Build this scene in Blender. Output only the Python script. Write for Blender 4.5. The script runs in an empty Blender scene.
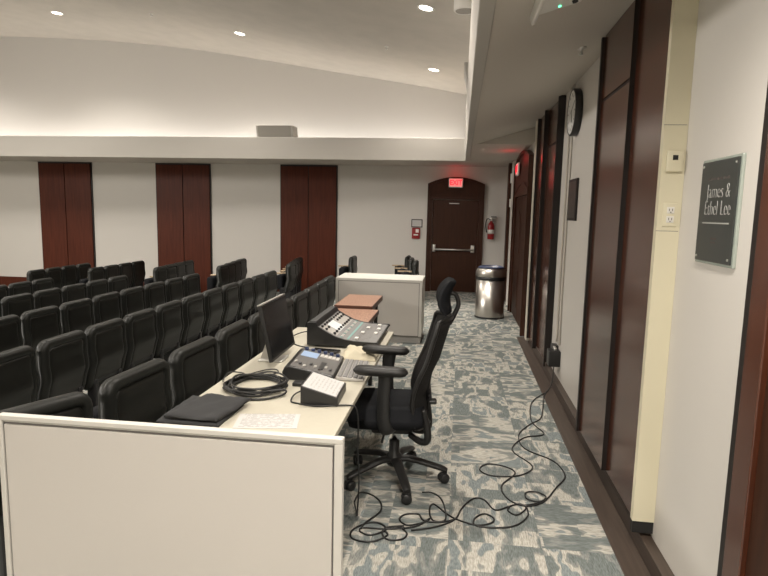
import bpy, bmesh, math, random
from mathutils import Vector, Matrix, noise
random.seed(7)
scene = bpy.context.scene
COL = scene.collection
PI = math.pi

# ------------------------------------------------------------------ materials
def mat(name, color, rough=0.5, metal=0.0, coat=0.0, emit=None, estr=0.0, bump=0.0, bscale=80.0, var=0.0, vscale=6.0):
    m = bpy.data.materials.new(name); m.use_nodes = True
    nt = m.node_tree; b = nt.nodes['Principled BSDF']
    b.inputs['Base Color'].default_value = (*color, 1)
    b.inputs['Roughness'].default_value = rough
    b.inputs['Metallic'].default_value = metal
    b.inputs['Coat Weight'].default_value = coat
    b.inputs['Coat Roughness'].default_value = 0.15
    if emit:
        b.inputs['Emission Color'].default_value = (*emit, 1)
        b.inputs['Emission Strength'].default_value = estr
    if bump or var:
        tc = nt.nodes.new('ShaderNodeTexCoord')
        n = nt.nodes.new('ShaderNodeTexNoise'); n.inputs['Scale'].default_value = bscale; n.inputs['Detail'].default_value = 4
        nt.links.new(tc.outputs['Object'], n.inputs['Vector'])
        if bump:
            bp = nt.nodes.new('ShaderNodeBump'); bp.inputs['Strength'].default_value = bump; bp.inputs['Distance'].default_value = 0.004
            nt.links.new(n.outputs['Fac'], bp.inputs['Height']); nt.links.new(bp.outputs['Normal'], b.inputs['Normal'])
        if var:
            n2 = nt.nodes.new('ShaderNodeTexNoise'); n2.inputs['Scale'].default_value = vscale; n2.inputs['Detail'].default_value = 3
            nt.links.new(tc.outputs['Object'], n2.inputs['Vector'])
            r = nt.nodes.new('ShaderNodeValToRGB')
            r.color_ramp.elements[0].position = 0.3; r.color_ramp.elements[1].position = 0.7
            r.color_ramp.elements[0].color = (*[c * (1 - var) for c in color], 1)
            r.color_ramp.elements[1].color = (*[min(1, c * (1 + var)) for c in color], 1)
            nt.links.new(n2.outputs['Fac'], r.inputs['Fac']); nt.links.new(r.outputs['Color'], b.inputs['Base Color'])
    return m

def wood(name, c0, c1, rough, scale=(14, 14, 0.6), coat=0.3, spec=0.5):
    m = bpy.data.materials.new(name); m.use_nodes = True
    nt = m.node_tree; b = nt.nodes['Principled BSDF']
    tc = nt.nodes.new('ShaderNodeTexCoord'); mp = nt.nodes.new('ShaderNodeMapping'); mp.inputs['Scale'].default_value = scale
    n = nt.nodes.new('ShaderNodeTexNoise'); n.inputs['Scale'].default_value = 3.0; n.inputs['Detail'].default_value = 7; n.inputs['Distortion'].default_value = 0.6
    r = nt.nodes.new('ShaderNodeValToRGB'); r.color_ramp.elements[0].position = 0.3; r.color_ramp.elements[1].position = 0.72
    r.color_ramp.elements[0].color = (*c0, 1); r.color_ramp.elements[1].color = (*c1, 1)
    L = nt.links.new
    L(tc.outputs['Object'], mp.inputs['Vector']); L(mp.outputs['Vector'], n.inputs['Vector'])
    L(n.outputs['Fac'], r.inputs['Fac']); L(r.outputs['Color'], b.inputs['Base Color'])
    b.inputs['Roughness'].default_value = rough; b.inputs['Coat Weight'].default_value = coat; b.inputs['Coat Roughness'].default_value = 0.25; b.inputs['Specular IOR Level'].default_value = spec
    return m

def carpet():
    m = bpy.data.materials.new('patterned_carpet'); m.use_nodes = True
    nt = m.node_tree; b = nt.nodes['Principled BSDF']; N = nt.nodes.new; L = nt.links.new
    tc = N('ShaderNodeTexCoord')
    sc = N('ShaderNodeVectorMath'); sc.operation = 'MULTIPLY'; sc.inputs[1].default_value = (2.0, 2.0, 0)
    L(tc.outputs['Object'], sc.inputs[0])
    fl = N('ShaderNodeVectorMath'); fl.operation = 'FLOOR'; L(sc.outputs[0], fl.inputs[0])
    fr = N('ShaderNodeVectorMath'); fr.operation = 'FRACTION'; L(sc.outputs[0], fr.inputs[0])
    wn = N('ShaderNodeTexWhiteNoise'); wn.noise_dimensions = '3D'; L(fl.outputs[0], wn.inputs['Vector'])
    # each tile: quarter-turn at random, and its own offset into the pattern
    st = N('ShaderNodeMath'); st.operation = 'GREATER_THAN'; st.inputs[1].default_value = 0.5; L(wn.outputs['Value'], st.inputs[0])
    an = N('ShaderNodeMath'); an.operation = 'MULTIPLY'; an.inputs[1].default_value = PI / 2; L(st.outputs[0], an.inputs[0])
    ro = N('ShaderNodeVectorRotate'); ro.rotation_type = 'Z_AXIS'; ro.inputs['Center'].default_value = (0.5, 0.5, 0)
    L(fr.outputs[0], ro.inputs['Vector']); L(an.outputs[0], ro.inputs['Angle'])
    of = N('ShaderNodeVectorMath'); of.operation = 'SCALE'; of.inputs['Scale'].default_value = 30; L(wn.outputs['Color'], of.inputs[0])
    ad = N('ShaderNodeVectorMath'); ad.operation = 'ADD'; L(ro.outputs[0], ad.inputs[0]); L(of.outputs[0], ad.inputs[1])
    st2 = N('ShaderNodeVectorMath'); st2.operation = 'MULTIPLY'; st2.inputs[1].default_value = (1.0, 2.1, 1); L(ad.outputs[0], st2.inputs[0])
    n1 = N('ShaderNodeTexNoise'); n1.inputs['Scale'].default_value = 1.85; n1.inputs['Detail'].default_value = 1.0; n1.inputs['Distortion'].default_value = 0.8
    L(st2.outputs[0], n1.inputs['Vector'])
    n2 = N('ShaderNodeTexNoise'); n2.inputs['Scale'].default_value = 3.6; n2.inputs['Detail'].default_value = 1; n2.inputs['Distortion'].default_value = 0.4
    L(st2.outputs[0], n2.inputs['Vector'])
    mx = N('ShaderNodeMath'); mx.operation = 'MULTIPLY_ADD'; mx.inputs[1].default_value = 0.35; L(n2.outputs['Fac'], mx.inputs[0]); L(n1.outputs['Fac'], mx.inputs[2])
    # blocky woven patches inside a tile
    bs = N('ShaderNodeVectorMath'); bs.operation = 'MULTIPLY'; bs.inputs[1].default_value = (2.3, 3.7, 1); L(ad.outputs[0], bs.inputs[0])
    bf = N('ShaderNodeVectorMath'); bf.operation = 'FLOOR'; L(bs.outputs[0], bf.inputs[0])
    bw_ = N('ShaderNodeTexWhiteNoise'); bw_.noise_dimensions = '3D'; L(bf.outputs[0], bw_.inputs['Vector'])
    bm_ = N('ShaderNodeMath'); bm_.operation = 'MULTIPLY_ADD'; bm_.inputs[1].default_value = 0.26; L(bw_.outputs['Value'], bm_.inputs[0])
    sb = N('ShaderNodeMath'); sb.operation = 'SUBTRACT'; sb.inputs[1].default_value = 0.13; L(mx.outputs[0], sb.inputs[0]); L(sb.outputs[0], bm_.inputs[2])
    mx = bm_
    r = N('ShaderNodeValToRGB'); r.color_ramp.interpolation = 'LINEAR'
    e = r.color_ramp.elements
    e[0].position = 0.56; e[0].color = (0.145, 0.162, 0.157, 1)
    e[1].position = 0.60; e[1].color = (0.195, 0.207, 0.197, 1)
    k = e.new(0.65); k.color = (0.235, 0.24, 0.222, 1)
    k = e.new(0.675); k.color = (0.40, 0.385, 0.34, 1)
    k = e.new(0.80); k.color = (0.38, 0.365, 0.325, 1)
    k = e.new(0.83); k.color = (0.19, 0.215, 0.215, 1)
    L(mx.outputs[0], r.inputs['Fac'])
    # fine yarn ribs
    n3 = N('ShaderNodeTexNoise'); n3.inputs['Scale'].default_value = 60; n3.inputs['Detail'].default_value = 3
    st3 = N('ShaderNodeVectorMath'); st3.operation = 'MULTIPLY'; st3.inputs[1].default_value = (0.25, 1.6, 1); L(ad.outputs[0], st3.inputs[0]); L(st3.outputs[0], n3.inputs['Vector'])
    ov = N('ShaderNodeMixRGB'); ov.blend_type = 'OVERLAY'; ov.inputs['Fac'].default_value = 0.8
    L(r.outputs['Color'], ov.inputs['Color1']); L(n3.outputs['Fac'], ov.inputs['Color2'])
    L(ov.outputs['Color'], b.inputs['Base Color'])
    bp = N('ShaderNodeBump'); bp.inputs['Strength'].default_value = 0.5; bp.inputs['Distance'].default_value = 0.004
    L(n3.outputs['Fac'], bp.inputs['Height']); L(bp.outputs['Normal'], b.inputs['Normal'])
    b.inputs['Roughness'].default_value = 0.95; b.inputs['Specular IOR Level'].default_value = 0.1
    return m

def speckle(name, c0, c1, rough=0.35, scale=75):
    m = bpy.data.materials.new(name); m.use_nodes = True
    nt = m.node_tree; b = nt.nodes['Principled BSDF']
    tc = nt.nodes.new('ShaderNodeTexCoord'); v = nt.nodes.new('ShaderNodeTexNoise'); v.inputs['Scale'].default_value = scale; v.inputs['Detail'].default_value = 2
    r = nt.nodes.new('ShaderNodeValToRGB'); r.color_ramp.elements[0].position = 0.38; r.color_ramp.elements[1].position = 0.62
    r.color_ramp.elements[0].color = (*c0, 1); r.color_ramp.elements[1].color = (*c1, 1)
    nt.links.new(tc.outputs['Object'], v.inputs['Vector']); nt.links.new(v.outputs['Fac'], r.inputs['Fac']); nt.links.new(r.outputs['Color'], b.inputs['Base Color'])
    b.inputs['Roughness'].default_value = rough
    return m

def printed(name, base, ink, lines, axis='Y', margin=0.08):
    """white sheet with rows of small print (procedural)"""
    m = bpy.data.materials.new(name); m.use_nodes = True
    nt = m.node_tree; b = nt.nodes['Principled BSDF']; N = nt.nodes.new; L = nt.links.new
    tc = N('ShaderNodeTexCoord'); sp = N('ShaderNodeSeparateXYZ'); L(tc.outputs['Generated'], sp.inputs[0])
    a, o = ('Y', 'X') if axis == 'Y' else ('X', 'Y')
    mu = N('ShaderNodeMath'); mu.operation = 'MULTIPLY'; mu.inputs[1].default_value = lines; L(sp.outputs[a], mu.inputs[0])
    fr = N('ShaderNodeMath'); fr.operation = 'FRACT'; L(mu.outputs[0], fr.inputs[0])
    g = N('ShaderNodeMath'); g.operation = 'GREATER_THAN'; g.inputs[1].default_value = 0.55; L(fr.outputs[0], g.inputs[0])
    ns = N('ShaderNodeTexNoise'); ns.inputs['Scale'].default_value = 14; ns.inputs['Detail'].default_value = 3; L(tc.outputs['Generated'], ns.inputs['Vector'])
    g2 = N('ShaderNodeMath'); g2.operation = 'GREATER_THAN'; g2.inputs[1].default_value = 0.47; L(ns.outputs['Fac'], g2.inputs[0])
    m1 = N('ShaderNodeMath'); m1.operation = 'GREATER_THAN'; m1.inputs[1].default_value = margin; L(sp.outputs[o], m1.inputs[0])
    m2 = N('ShaderNodeMath'); m2.operation = 'LESS_THAN'; m2.inputs[1].default_value = 1 - margin; L(sp.outputs[o], m2.inputs[0])
    m3 = N('ShaderNodeMath'); m3.operation = 'GREATER_THAN'; m3.inputs[1].default_value = margin; L(sp.outputs[a], m3.inputs[0])
    cur = g
    for x in (g2, m1, m2, m3):
        k = N('ShaderNodeMath'); k.operation = 'MULTIPLY'; L(cur.outputs[0], k.inputs[0]); L(x.outputs[0], k.inputs[1]); cur = k
    mi = N('ShaderNodeMixRGB'); mi.inputs['Color1'].default_value = (*base, 1); mi.inputs['Color2'].default_value = (*ink, 1)
    L(cur.outputs[0], mi.inputs['Fac']); L(mi.outputs['Color'], b.inputs['Base Color']); b.inputs['Roughness'].default_value = 0.7
    return m

M = {}
M['wall'] = mat('wall_paint', (0.63, 0.60, 0.56), 0.85, bump=0.15, bscale=150)
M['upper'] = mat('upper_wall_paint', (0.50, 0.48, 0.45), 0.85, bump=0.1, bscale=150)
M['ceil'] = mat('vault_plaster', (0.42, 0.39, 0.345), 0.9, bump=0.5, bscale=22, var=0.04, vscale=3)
M['soffit'] = mat('soffit_paint', (0.55, 0.51, 0.455), 0.85, bump=0.1, bscale=150)
M['fascia'] = mat('fascia_paint', (0.42, 0.395, 0.36), 0.8)
M['carpet'] = carpet()
M['wood_back'] = wood('mahogany_panel', (0.062, 0.013, 0.0055), (0.098, 0.023, 0.010), 0.5, (14, 14, 0.7), 0.0, 0.2)
M['wood_dark'] = wood('dark_mahogany', (0.055, 0.016, 0.008), (0.092, 0.029, 0.014), 0.2, (14, 14, 0.7), 0.0, 0.85)
M['wood_edge'] = mat('dark_panel_edge', (0.010, 0.006, 0.005), 0.5)
M['wood_base'] = wood('walnut_base', (0.040, 0.028, 0.021), (0.066, 0.047, 0.036), 0.5, (14, 0.8, 14), 0.1)
M['door'] = wood('door_mahogany', (0.032, 0.012, 0.006), (0.052, 0.019, 0.009), 0.5, (14, 14, 0.7), 0.0, 0.2)
M['doorframe'] = wood('door_frame_mahogany', (0.036, 0.014, 0.008), (0.056, 0.022, 0.012), 0.5, (14, 14, 0.7), 0.0, 0.2)
M['beige_metal'] = mat('beige_jamb_enamel', (0.66, 0.615, 0.46), 0.5)
M['cream_jamb'] = mat('cream_jamb_enamel', (0.58, 0.54, 0.45), 0.55)
M['rubber'] = mat('black_rubber', (0.012, 0.012, 0.012), 0.6)
M['chair'] = mat('black_chair_shell', (0.0105, 0.011, 0.0095), 0.42, bump=0.12, bscale=260)
M['chair_in'] = mat('black_chair_rear_panel', (0.0085, 0.0085, 0.007), 0.38, bump=0.12, bscale=220)
M['seatcloth'] = mat('black_seat_fabric', (0.009, 0.0095, 0.011), 0.9, bump=0.4, bscale=300)
M['armwood'] = wood('pale_arm_wood', (0.36, 0.26, 0.16), (0.50, 0.38, 0.25), 0.4, (3, 30, 30), 0.2)
M['blackmetal'] = mat('black_metal', (0.018, 0.018, 0.019), 0.45, 0.3)
M['chrome'] = mat('chrome', (0.75, 0.75, 0.76), 0.16, 1.0)
M['steel'] = mat('brushed_steel', (0.56, 0.53, 0.49), 0.32, 1.0, bump=0.05, bscale=60)
M['alu'] = mat('satin_aluminium', (0.62, 0.61, 0.58), 0.42, 0.9)
M['panel'] = mat('white_laminate', (0.53, 0.50, 0.465), 0.5, bump=0.08, bscale=220)
M['panel_frame'] = mat('off_white_panel_frame', (0.56, 0.54, 0.50), 0.45)
M['kick'] = mat('grey_kick_base', (0.34, 0.33, 0.31), 0.6)
M['gap'] = mat('slot_and_reveal_shade', (0.16, 0.15, 0.14), 0.8)  # dark slots and seams; also paints the shadow in the partition reveal
M['table'] = mat('cream_table_laminate', (0.47, 0.44, 0.36), 0.45, var=0.02, vscale=40)
M['granite'] = speckle('red_brown_speckle', (0.26, 0.125, 0.082), (0.50, 0.31, 0.225))
M['granite_edge'] = mat('brown_table_edge', (0.075, 0.030, 0.018), 0.45)
M['blackplastic'] = mat('black_plastic', (0.016, 0.016, 0.016), 0.4)
M['blackgloss'] = mat('black_screen_glass', (0.010, 0.010, 0.011), 0.18)
M['greyplastic'] = mat('grey_console_face', (0.115, 0.11, 0.105), 0.5)
M['midgrey'] = mat('mid_grey_console_face', (0.21, 0.205, 0.20), 0.5)
M['darkgrey'] = mat('dark_grey_plastic', (0.05, 0.05, 0.05), 0.5)
M['lightgrey'] = mat('light_grey_plastic', (0.45, 0.43, 0.40), 0.5)
M['whitecap'] = mat('white_key_cap', (0.75, 0.73, 0.70), 0.5)
M['teal'] = mat('teal_strip', (0.20, 0.38, 0.36), 0.5)
M['screen_blue'] = mat('lit_blue_display', (0.25, 0.35, 0.5), 0.3, emit=(0.5, 0.6, 0.85), estr=0.22)
M['screen_white'] = mat('lit_white_display', (0.5, 0.5, 0.48), 0.3, emit=(0.9, 0.9, 0.85), estr=0.45)
M['blueknob'] = mat('blue_lit_knob', (0.02, 0.03, 0.06), 0.3, emit=(0.1, 0.2, 0.7), estr=0.06)
M['paper'] = printed('printed_paper', (0.52, 0.505, 0.49), (0.27, 0.26, 0.25), 16)
M['paper2'] = printed('printed_label', (0.56, 0.55, 0.54), (0.44, 0.43, 0.42), 9, 'X', 0.1)
M['cloth'] = mat('black_cloth', (0.022, 0.022, 0.023), 0.85, bump=0.3, bscale=200)
M['creamcloth'] = mat('cream_cloth', (0.54, 0.49, 0.37), 0.8, bump=0.3, bscale=120)
M['cable'] = mat('black_cable', (0.014, 0.014, 0.014), 0.45)
M['whitecable'] = mat('white_raceway', (0.60, 0.56, 0.50), 0.6)
M['mesh'] = mat('black_mesh_fabric', (0.019, 0.018, 0.0175), 0.75, bump=0.6, bscale=260)
M['officeplastic'] = mat('office_chair_plastic', (0.017, 0.0165, 0.016), 0.42)
M['slate'] = mat('slate_sign_face', (0.040, 0.045, 0.043), 0.35)
M['glassedge'] = mat('frosted_acrylic_edge', (0.34, 0.38, 0.34), 0.25)
M['signtext'] = mat('pale_sign_lettering', (0.42, 0.42, 0.40), 0.5)
M['signdim'] = mat('dim_sign_lettering', (0.085, 0.065, 0.062), 0.5)
M['red'] = mat('red_enamel', (0.27, 0.010, 0.012), 0.35)
M['white'] = mat('white_plastic', (0.72, 0.70, 0.66), 0.5)
M['exit_face'] = mat('exit_sign_face', (0.6, 0.1, 0.1), 0.5, emit=(1.0, 0.30, 0.28), estr=0.75)
M['exit_text'] = mat('exit_sign_letters', (0.8, 0.02, 0.05), 0.5, emit=(1.0, 0.006, 0.02), estr=1.6)
M['lamp'] = mat('lamp_lens', (0.9, 0.9, 0.85), 0.5, emit=(1.0, 0.93, 0.82), estr=14.0)
M['cove_led'] = mat('cove_led_tape', (0.9, 0.9, 0.9), 0.5, emit=(1.0, 0.93, 0.86), estr=3.0)
M['green_led'] = mat('green_led', (0.05, 0.5, 0.2), 0.5, emit=(0.1, 1.0, 0.45), estr=5.0)
M['clockface'] = mat('clock_face', (0.80, 0.80, 0.78), 0.5)
M['picture'] = mat('dark_picture', (0.045, 0.035, 0.030), 0.4, var=0.5, vscale=9)
M['bag'] = mat('blue_bin_liner', (0.04, 0.055, 0.11), 0.4)
M['grille'] = mat('grey_speaker_grille', (0.30, 0.28, 0.25), 0.8, bump=0.5, bscale=300)

for q_, v_ in (('chair', 0.28), ('chair_in', 0.3), ('seatcloth', 0.15), ('officeplastic', 0.35), ('mesh', 0.2)): M[q_].node_tree.nodes['Principled BSDF'].inputs['Specular IOR Level'].default_value = v_

# ------------------------------------------------------------------ mesh builder
class MB:
    def __init__(s): s.bm = bmesh.new(); s.mats = []
    def mi(s, m):
        if m is None: return 0
        if m not in s.mats: s.mats.append(m)
        return s.mats.index(m)
    def face(s, vs, m=None, smooth=False):
        try: f = s.bm.faces.new(vs)
        except ValueError: return None
        f.material_index = s.mi(m); f.smooth = smooth; return f
    def box(s, a, b, m=None, T=None):
        x0, y0, z0 = a; x1, y1, z1 = b
        P = [(x0,y0,z0),(x1,y0,z0),(x1,y1,z0),(x0,y1,z0),(x0,y0,z1),(x1,y0,z1),(x1,y1,z1),(x0,y1,z1)]
        if T: P = [T @ Vector(p) for p in P]
        v = [s.bm.verts.new(p) for p in P]
        for q in ((0,3,2,1),(4,5,6,7),(0,1,5,4),(1,2,6,5),(2,3,7,6),(3,0,4,7)): s.face([v[i] for i in q], m)
        return s
    def rbox(s, a, b, r=0.01, m=None, seg=3, T=None):
        t = bmesh.new(); t2 = MB(); t2.bm = t; t2.box(a, b)
        r = min(r, 0.49 * min(abs(b[i] - a[i]) for i in range(3)))
        bmesh.ops.bevel(t, geom=t.edges[:] + t.verts[:], offset=r, segments=seg, profile=0.5, affect='EDGES')
        s.merge(t, m, True, T); return s
    def merge(s, t, m=None, smooth=False, T=None):
        mp = {}
        for v in t.verts: mp[v] = s.bm.verts.new(T @ v.co if T else v.co)
        for f in t.faces: s.face([mp[v] for v in f.verts], m, smooth)
        t.free()
    def prism(s, poly, axis, d0, d1, m=None, cap=None, smooth=False):
        """poly: 2D points; axis 'x': (y,z), 'y': (x,z), 'z': (x,y)"""
        def p(a, d): return {'x': (d, a[0], a[1]), 'y': (a[0], d, a[1]), 'z': (a[0], a[1], d)}[axis]
        A = [s.bm.verts.new(p(q, d0)) for q in poly]; B = [s.bm.verts.new(p(q, d1)) for q in poly]
        n = len(poly)
        for i in range(n): s.face([A[i], A[(i+1) % n], B[(i+1) % n], B[i]], m, smooth)
        s.face(A[::-1], cap or m); s.face(B, cap or m); return s
    def lathe(s, prof, c=(0,0,0), n=32, m=None, axis='z', smooth=True, a0=0, T=None):
        rings = []
        for r, h in prof:
            ring = []
            for i in range(n):
                t = a0 + 2 * PI * i / n; x, y = r * math.cos(t), r * math.sin(t)
                P = {'z': (x, y, h), 'x': (h, x, y), 'y': (y, h, x)}[axis]
                P = Vector(P) + Vector(c)
                ring.append(s.bm.verts.new(T @ P if T else P))
            rings.append(ring)
        for k in range(len(rings) - 1):
            for i in range(n): s.face([rings[k][i], rings[k][(i+1) % n], rings[k+1][(i+1) % n], rings[k+1][i]], m, smooth)
        if prof[0][0] > 1e-5: s.face(rings[0][::-1], m)
        if prof[-1][0] > 1e-5: s.face(rings[-1], m)
        return s
    def cyl(s, c, r, h0, h1, m=None, n=24, axis='z', T=None): return s.lathe([(r, h0), (r, h1)], c, n, m, axis, True, 0, T)
    def tube(s, pts, r, n=8, m=None, closed=False, sub=4, flat=None):
        """smooth tube along pts; r a number or list"""
        P = [Vector(p) for p in pts]; R = r if isinstance(r, (list, tuple)) else [r] * len(P)
        Q, RR = [], []
        k = len(P); rng = k if closed else k - 1
        for i in range(rng):
            p1, p2 = P[i], P[(i+1) % k]
            p0 = P[i-1] if (i > 0 or closed) else p1; p3 = P[(i+2) % k] if (i + 2 < k or closed) else p2
            for j in range(sub):
                t = j / sub
                Q.append(0.5 * ((2*p1) + (p2-p0)*t + (2*p0-5*p1+4*p2-p3)*t*t + (3*p1-p0-3*p2+p3)*t**3))
                RR.append(R[i] + (R[(i+1) % k] - R[i]) * t)
        if not closed: Q.append(P[-1]); RR.append(R[-1])
        rings = []; up = None; kk = len(Q)
        for i in range(kk):
            a = Q[(i-1) % kk] if (closed or i > 0) else Q[i]; b = Q[(i+1) % kk] if (closed or i < kk - 1) else Q[i]
            t = (b - a)
            if t.length < 1e-9: t = Vector((0, 0, 1))
            t.normalize()
            if up is None:
                up = Vector((0, 0, 1)) if abs(t.z) < 0.9 else Vector((1, 0, 0))
            u = up - t * up.dot(t)
            if u.length < 1e-6: u = t.orthogonal()
            u.normalize(); w = t.cross(u); up = u
            rw = RR[i]; ru = RR[i] * (flat or 1)
            rings.append([s.bm.verts.new(Q[i] + u * (ru * math.cos(2*PI*j/n)) + w * (rw * math.sin(2*PI*j/n))) for j in range(n)])
        for i in range(kk if closed else kk - 1):
            A, B = rings[i], rings[(i+1) % kk]
            for j in range(n): s.face([A[j], A[(j+1) % n], B[(j+1) % n], B[j]], m, True)
        if not closed: s.face(rings[0][::-1], m); s.face(rings[-1], m)
        return s
    def grid(s, fn, nu, nv, m=None, smooth=True):
        V = [[s.bm.verts.new(fn(i, j)) for j in range(nv)] for i in range(nu)]
        for i in range(nu - 1):
            for j in range(nv - 1): s.face([V[i][j], V[i+1][j], V[i+1][j+1], V[i][j+1]], m, smooth)
        return V
    def slab(s, top, bot, nu, nv, m=None, smooth=True):
        """closed sheet between two surfaces"""
        A = s.grid(top, nu, nv, m, smooth); B = s.grid(bot, nu, nv, m, smooth)
        ring = [(i, 0) for i in range(nu)] + [(nu-1, j) for j in range(1, nv)] + [(i, nv-1) for i in range(nu-2, -1, -1)] + [(0, j) for j in range(nv-2, 0, -1)]
        for k in range(len(ring)):
            a, b = ring[k], ring[(k+1) % len(ring)]
            s.face([A[a[0]][a[1]], B[a[0]][a[1]], B[b[0]][b[1]], A[b[0]][b[1]]], m, smooth)
        return s
    def build(s, name, m=None, parent=None, loc=(0,0,0), rot=(0,0,0), bevel=0):
        bmesh.ops.recalc_face_normals(s.bm, faces=s.bm.faces[:])
        me = bpy.data.meshes.new(name); s.bm.to_mesh(me); s.bm.free()
        if s.mats:
            for k in s.mats: me.materials.append(k)
        else: me.materials.append(m)
        o = bpy.data.objects.new(name, me); COL.objects.link(o)
        o.location = loc; o.rotation_euler = rot
        if parent: o.parent = parent
        if bevel:
            bv = o.modifiers.new('edge', 'BEVEL'); bv.width = bevel; bv.segments = 2; bv.limit_method = 'ANGLE'
        return o

def tag(o, label=None, cat=None, group=None, kind=None):
    if label: o['label'] = label
    if cat: o['category'] = cat
    if group: o['group'] = group
    if kind: o['kind'] = kind
    return o
def thing(name, label, cat, loc=(0,0,0), rz=0, group=None, kind=None):
    o = bpy.data.objects.new(name, None); COL.objects.link(o); o.empty_display_size = 0.05
    o.location = loc; o.rotation_euler = (0, 0, rz)
    return tag(o, label, cat, group, kind)
def dup(root, loc, rz=None, label=None, group=None, scale=None):
    r = root.copy(); COL.objects.link(r); r.location = loc
    if rz is not None: r.rotation_euler = (0, 0, rz)
    if scale: r.scale = scale
    if label: r['label'] = label
    if group: r['group'] = group
    for ch in list(root.children):
        c = ch.copy(); COL.objects.link(c); c.parent = r
        for g in list(ch.children):
            d = g.copy(); COL.objects.link(d); d.parent = c
    return r
def text(name, body, size, m, parent, loc, rot, sx=1.0, extrude=0.001, align='CENTER', offset=0.0):
    cu = bpy.data.curves.new(name, 'FONT'); cu.body = body; cu.size = size; cu.extrude = extrude; cu.align_x = align; cu.align_y = 'CENTER'
    cu.offset = offset; cu.resolution_u = 4
    t = bpy.data.objects.new(name + '_tmp', cu); COL.objects.link(t)
    bpy.context.view_layer.update()
    me = bpy.data.meshes.new_from_object(t.evaluated_get(bpy.context.evaluated_depsgraph_get()))
    bpy.data.objects.remove(t); bpy.data.curves.remove(cu)
    me.materials.clear(); me.materials.append(m)
    o = bpy.data.objects.new(name, me); COL.objects.link(o)
    o.parent = parent; o.location = loc; o.rotation_euler = rot; o.scale = (sx, 1, 1)
    return o

# ------------------------------------------------------------------ the room
XR = 1.06; YB = 13.16; XL = -14.0; YF = -4.0
FL = [(1.3, 0), (-2.1, 0), (-2.7, -0.085), (-4.2, -0.155), (-5.35, -0.21), (-6.5, -0.265), (-7.8, -0.315), (-14.2, -0.6)]
def floor_z(x):
    for (a, za), (b, zb) in zip(FL, FL[1:]):
        if b <= x <= a: return za + (zb - za) * (a - x) / (a - b)
    return 0.0
f = MB(); f.prism([(x, z) for x, z in FL] + [(-14.2, -0.75), (1.3, -0.75)], 'y', YF - 0.2, YB + 0.2)
tag(f.build('floor', M['carpet']), 'grey and beige patterned carpet tiles', kind='structure')
def wall(name, a, b, m): return tag(MB().box(a, b).build(name, m), kind='structure')
wall('wall_right', (XR, YF, 0), (XR + 0.15, YB, 4.6), M['wall'])
wall('wall_back', (XL, YB, -0.74), (XR + 0.15, YB + 0.15, 2.8), M['wall'])
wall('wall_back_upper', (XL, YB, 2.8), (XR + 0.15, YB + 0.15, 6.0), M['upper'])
wall('wall_left', (XL - 0.15, YF, -0.74), (XL, YB, 6.0), M['wall'])
wall('wall_front', (XL, YF - 0.15, -0.74), (XR + 0.15, YF, 6.0), M['wall'])
# vaulted ceiling
VP = [(1.25, 4.03), (-0.05, 4.33), (-1.41, 4.56), (-3.38, 4.88), (-5.78, 5.28), (-7.64, 5.49), (-9.4, 5.61), (-10.9, 5.68), (-12.5, 5.68), (-14.2, 5.60)]
def vault_z(x):
    for (a, za), (b, zb) in zip(VP, VP[1:]):
        if b <= x <= a: return za + (zb - za) * (a - x) / (a - b)
pts = []
for i in range(60):
    x = 1.25 - 15.45 * i / 59
    pts.append((x, sum(vault_z(min(1.25, max(-14.2, x + d))) for d in (-0.8, -0.4, 0, 0.4, 0.8)) / 5))
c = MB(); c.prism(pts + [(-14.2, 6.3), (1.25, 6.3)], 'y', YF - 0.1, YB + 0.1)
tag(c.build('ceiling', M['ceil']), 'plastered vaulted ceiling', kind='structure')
# soffits: sloping one over the aisle, flat far end, flat along the back wall
s = MB(); s.prism([(0.10, 2.75), (1.10, 3.045), (1.10, 3.14), (0.10, 2.92)], 'y', YF, 8.9)
tag(s.build('ceiling_aisle', M['soffit']), kind='structure')
s = MB(); s.box((0.10, 8.9, 2.78), (1.10, YB, 3.14))
tag(s.build('ceiling_aisle_end', M['soffit']), kind='structure')
s = MB(); s.box((XL, 11.42, 2.78), (0.10, YB, 2.92))
tag(s.build('ceiling_back_ledge', M['soffit']), kind='structure')
s = MB(); s.prism([(0.13, 2.745), (0.13, 2.9), (0.06, 3.16), (0.02, 3.16), (0.05, 2.745)], 'y', YF, 11.40)
tag(s.build('trim_1', M['fascia'], bevel=0.006), 'pale fascia board along the aisle soffit', kind='structure')
s = MB(); s.box((XL, 11.36, 2.745), (0.06, 11.42, 3.165))
tag(s.build('trim_2', M['fascia'], bevel=0.006), 'pale fascia board along the back soffit', kind='structure')
# cove tape
s = MB(); s.box((XL + 0.1, 12.84, 2.93), (0.3, 12.88, 2.95)); s.box((0.55, -3, 3.15), (0.58, 11.4, 3.17))
tag(s.build('trim_3', M['cove_led']), 'glowing light tape hidden in the cove', kind='structure')

# ---- back wall wood panels
def back_panels(n, x0, x1):
    p = MB(); w = (x1 - x0 - 0.07) / 2; zb = floor_z(x0) - 0.02
    p.box((x0, YB - 0.03, zb), (x1, YB, 2.775), M['wood_edge'])
    for a in (x0 + 0.025, x0 + 0.045 + w): p.box((a, YB - 0.055, zb), (a + w, YB - 0.03, 2.735), M['wood_back'])
    tag(p.build('trim_%d' % n), 'tall pair of reddish brown wood panels on the back wall', kind='structure')
back_panels(4, -10.13, -8.75); back_panels(5, -7.13, -5.78); back_panels(6, -4.11, -2.78)
b = MB()
for a, c_, z in ((XL, -10.13, -0.04), (-8.75, -7.13, -0.05), (-5.78, -4.11, -0.06), (-2.78, -0.74, 0.1), (0.52, 1.06, 0.1)): b.box((a, YB - 0.02, -0.7), (c_, YB, z))
tag(b.build('baseboard_back', M['wood_back']), kind='structure')

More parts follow.
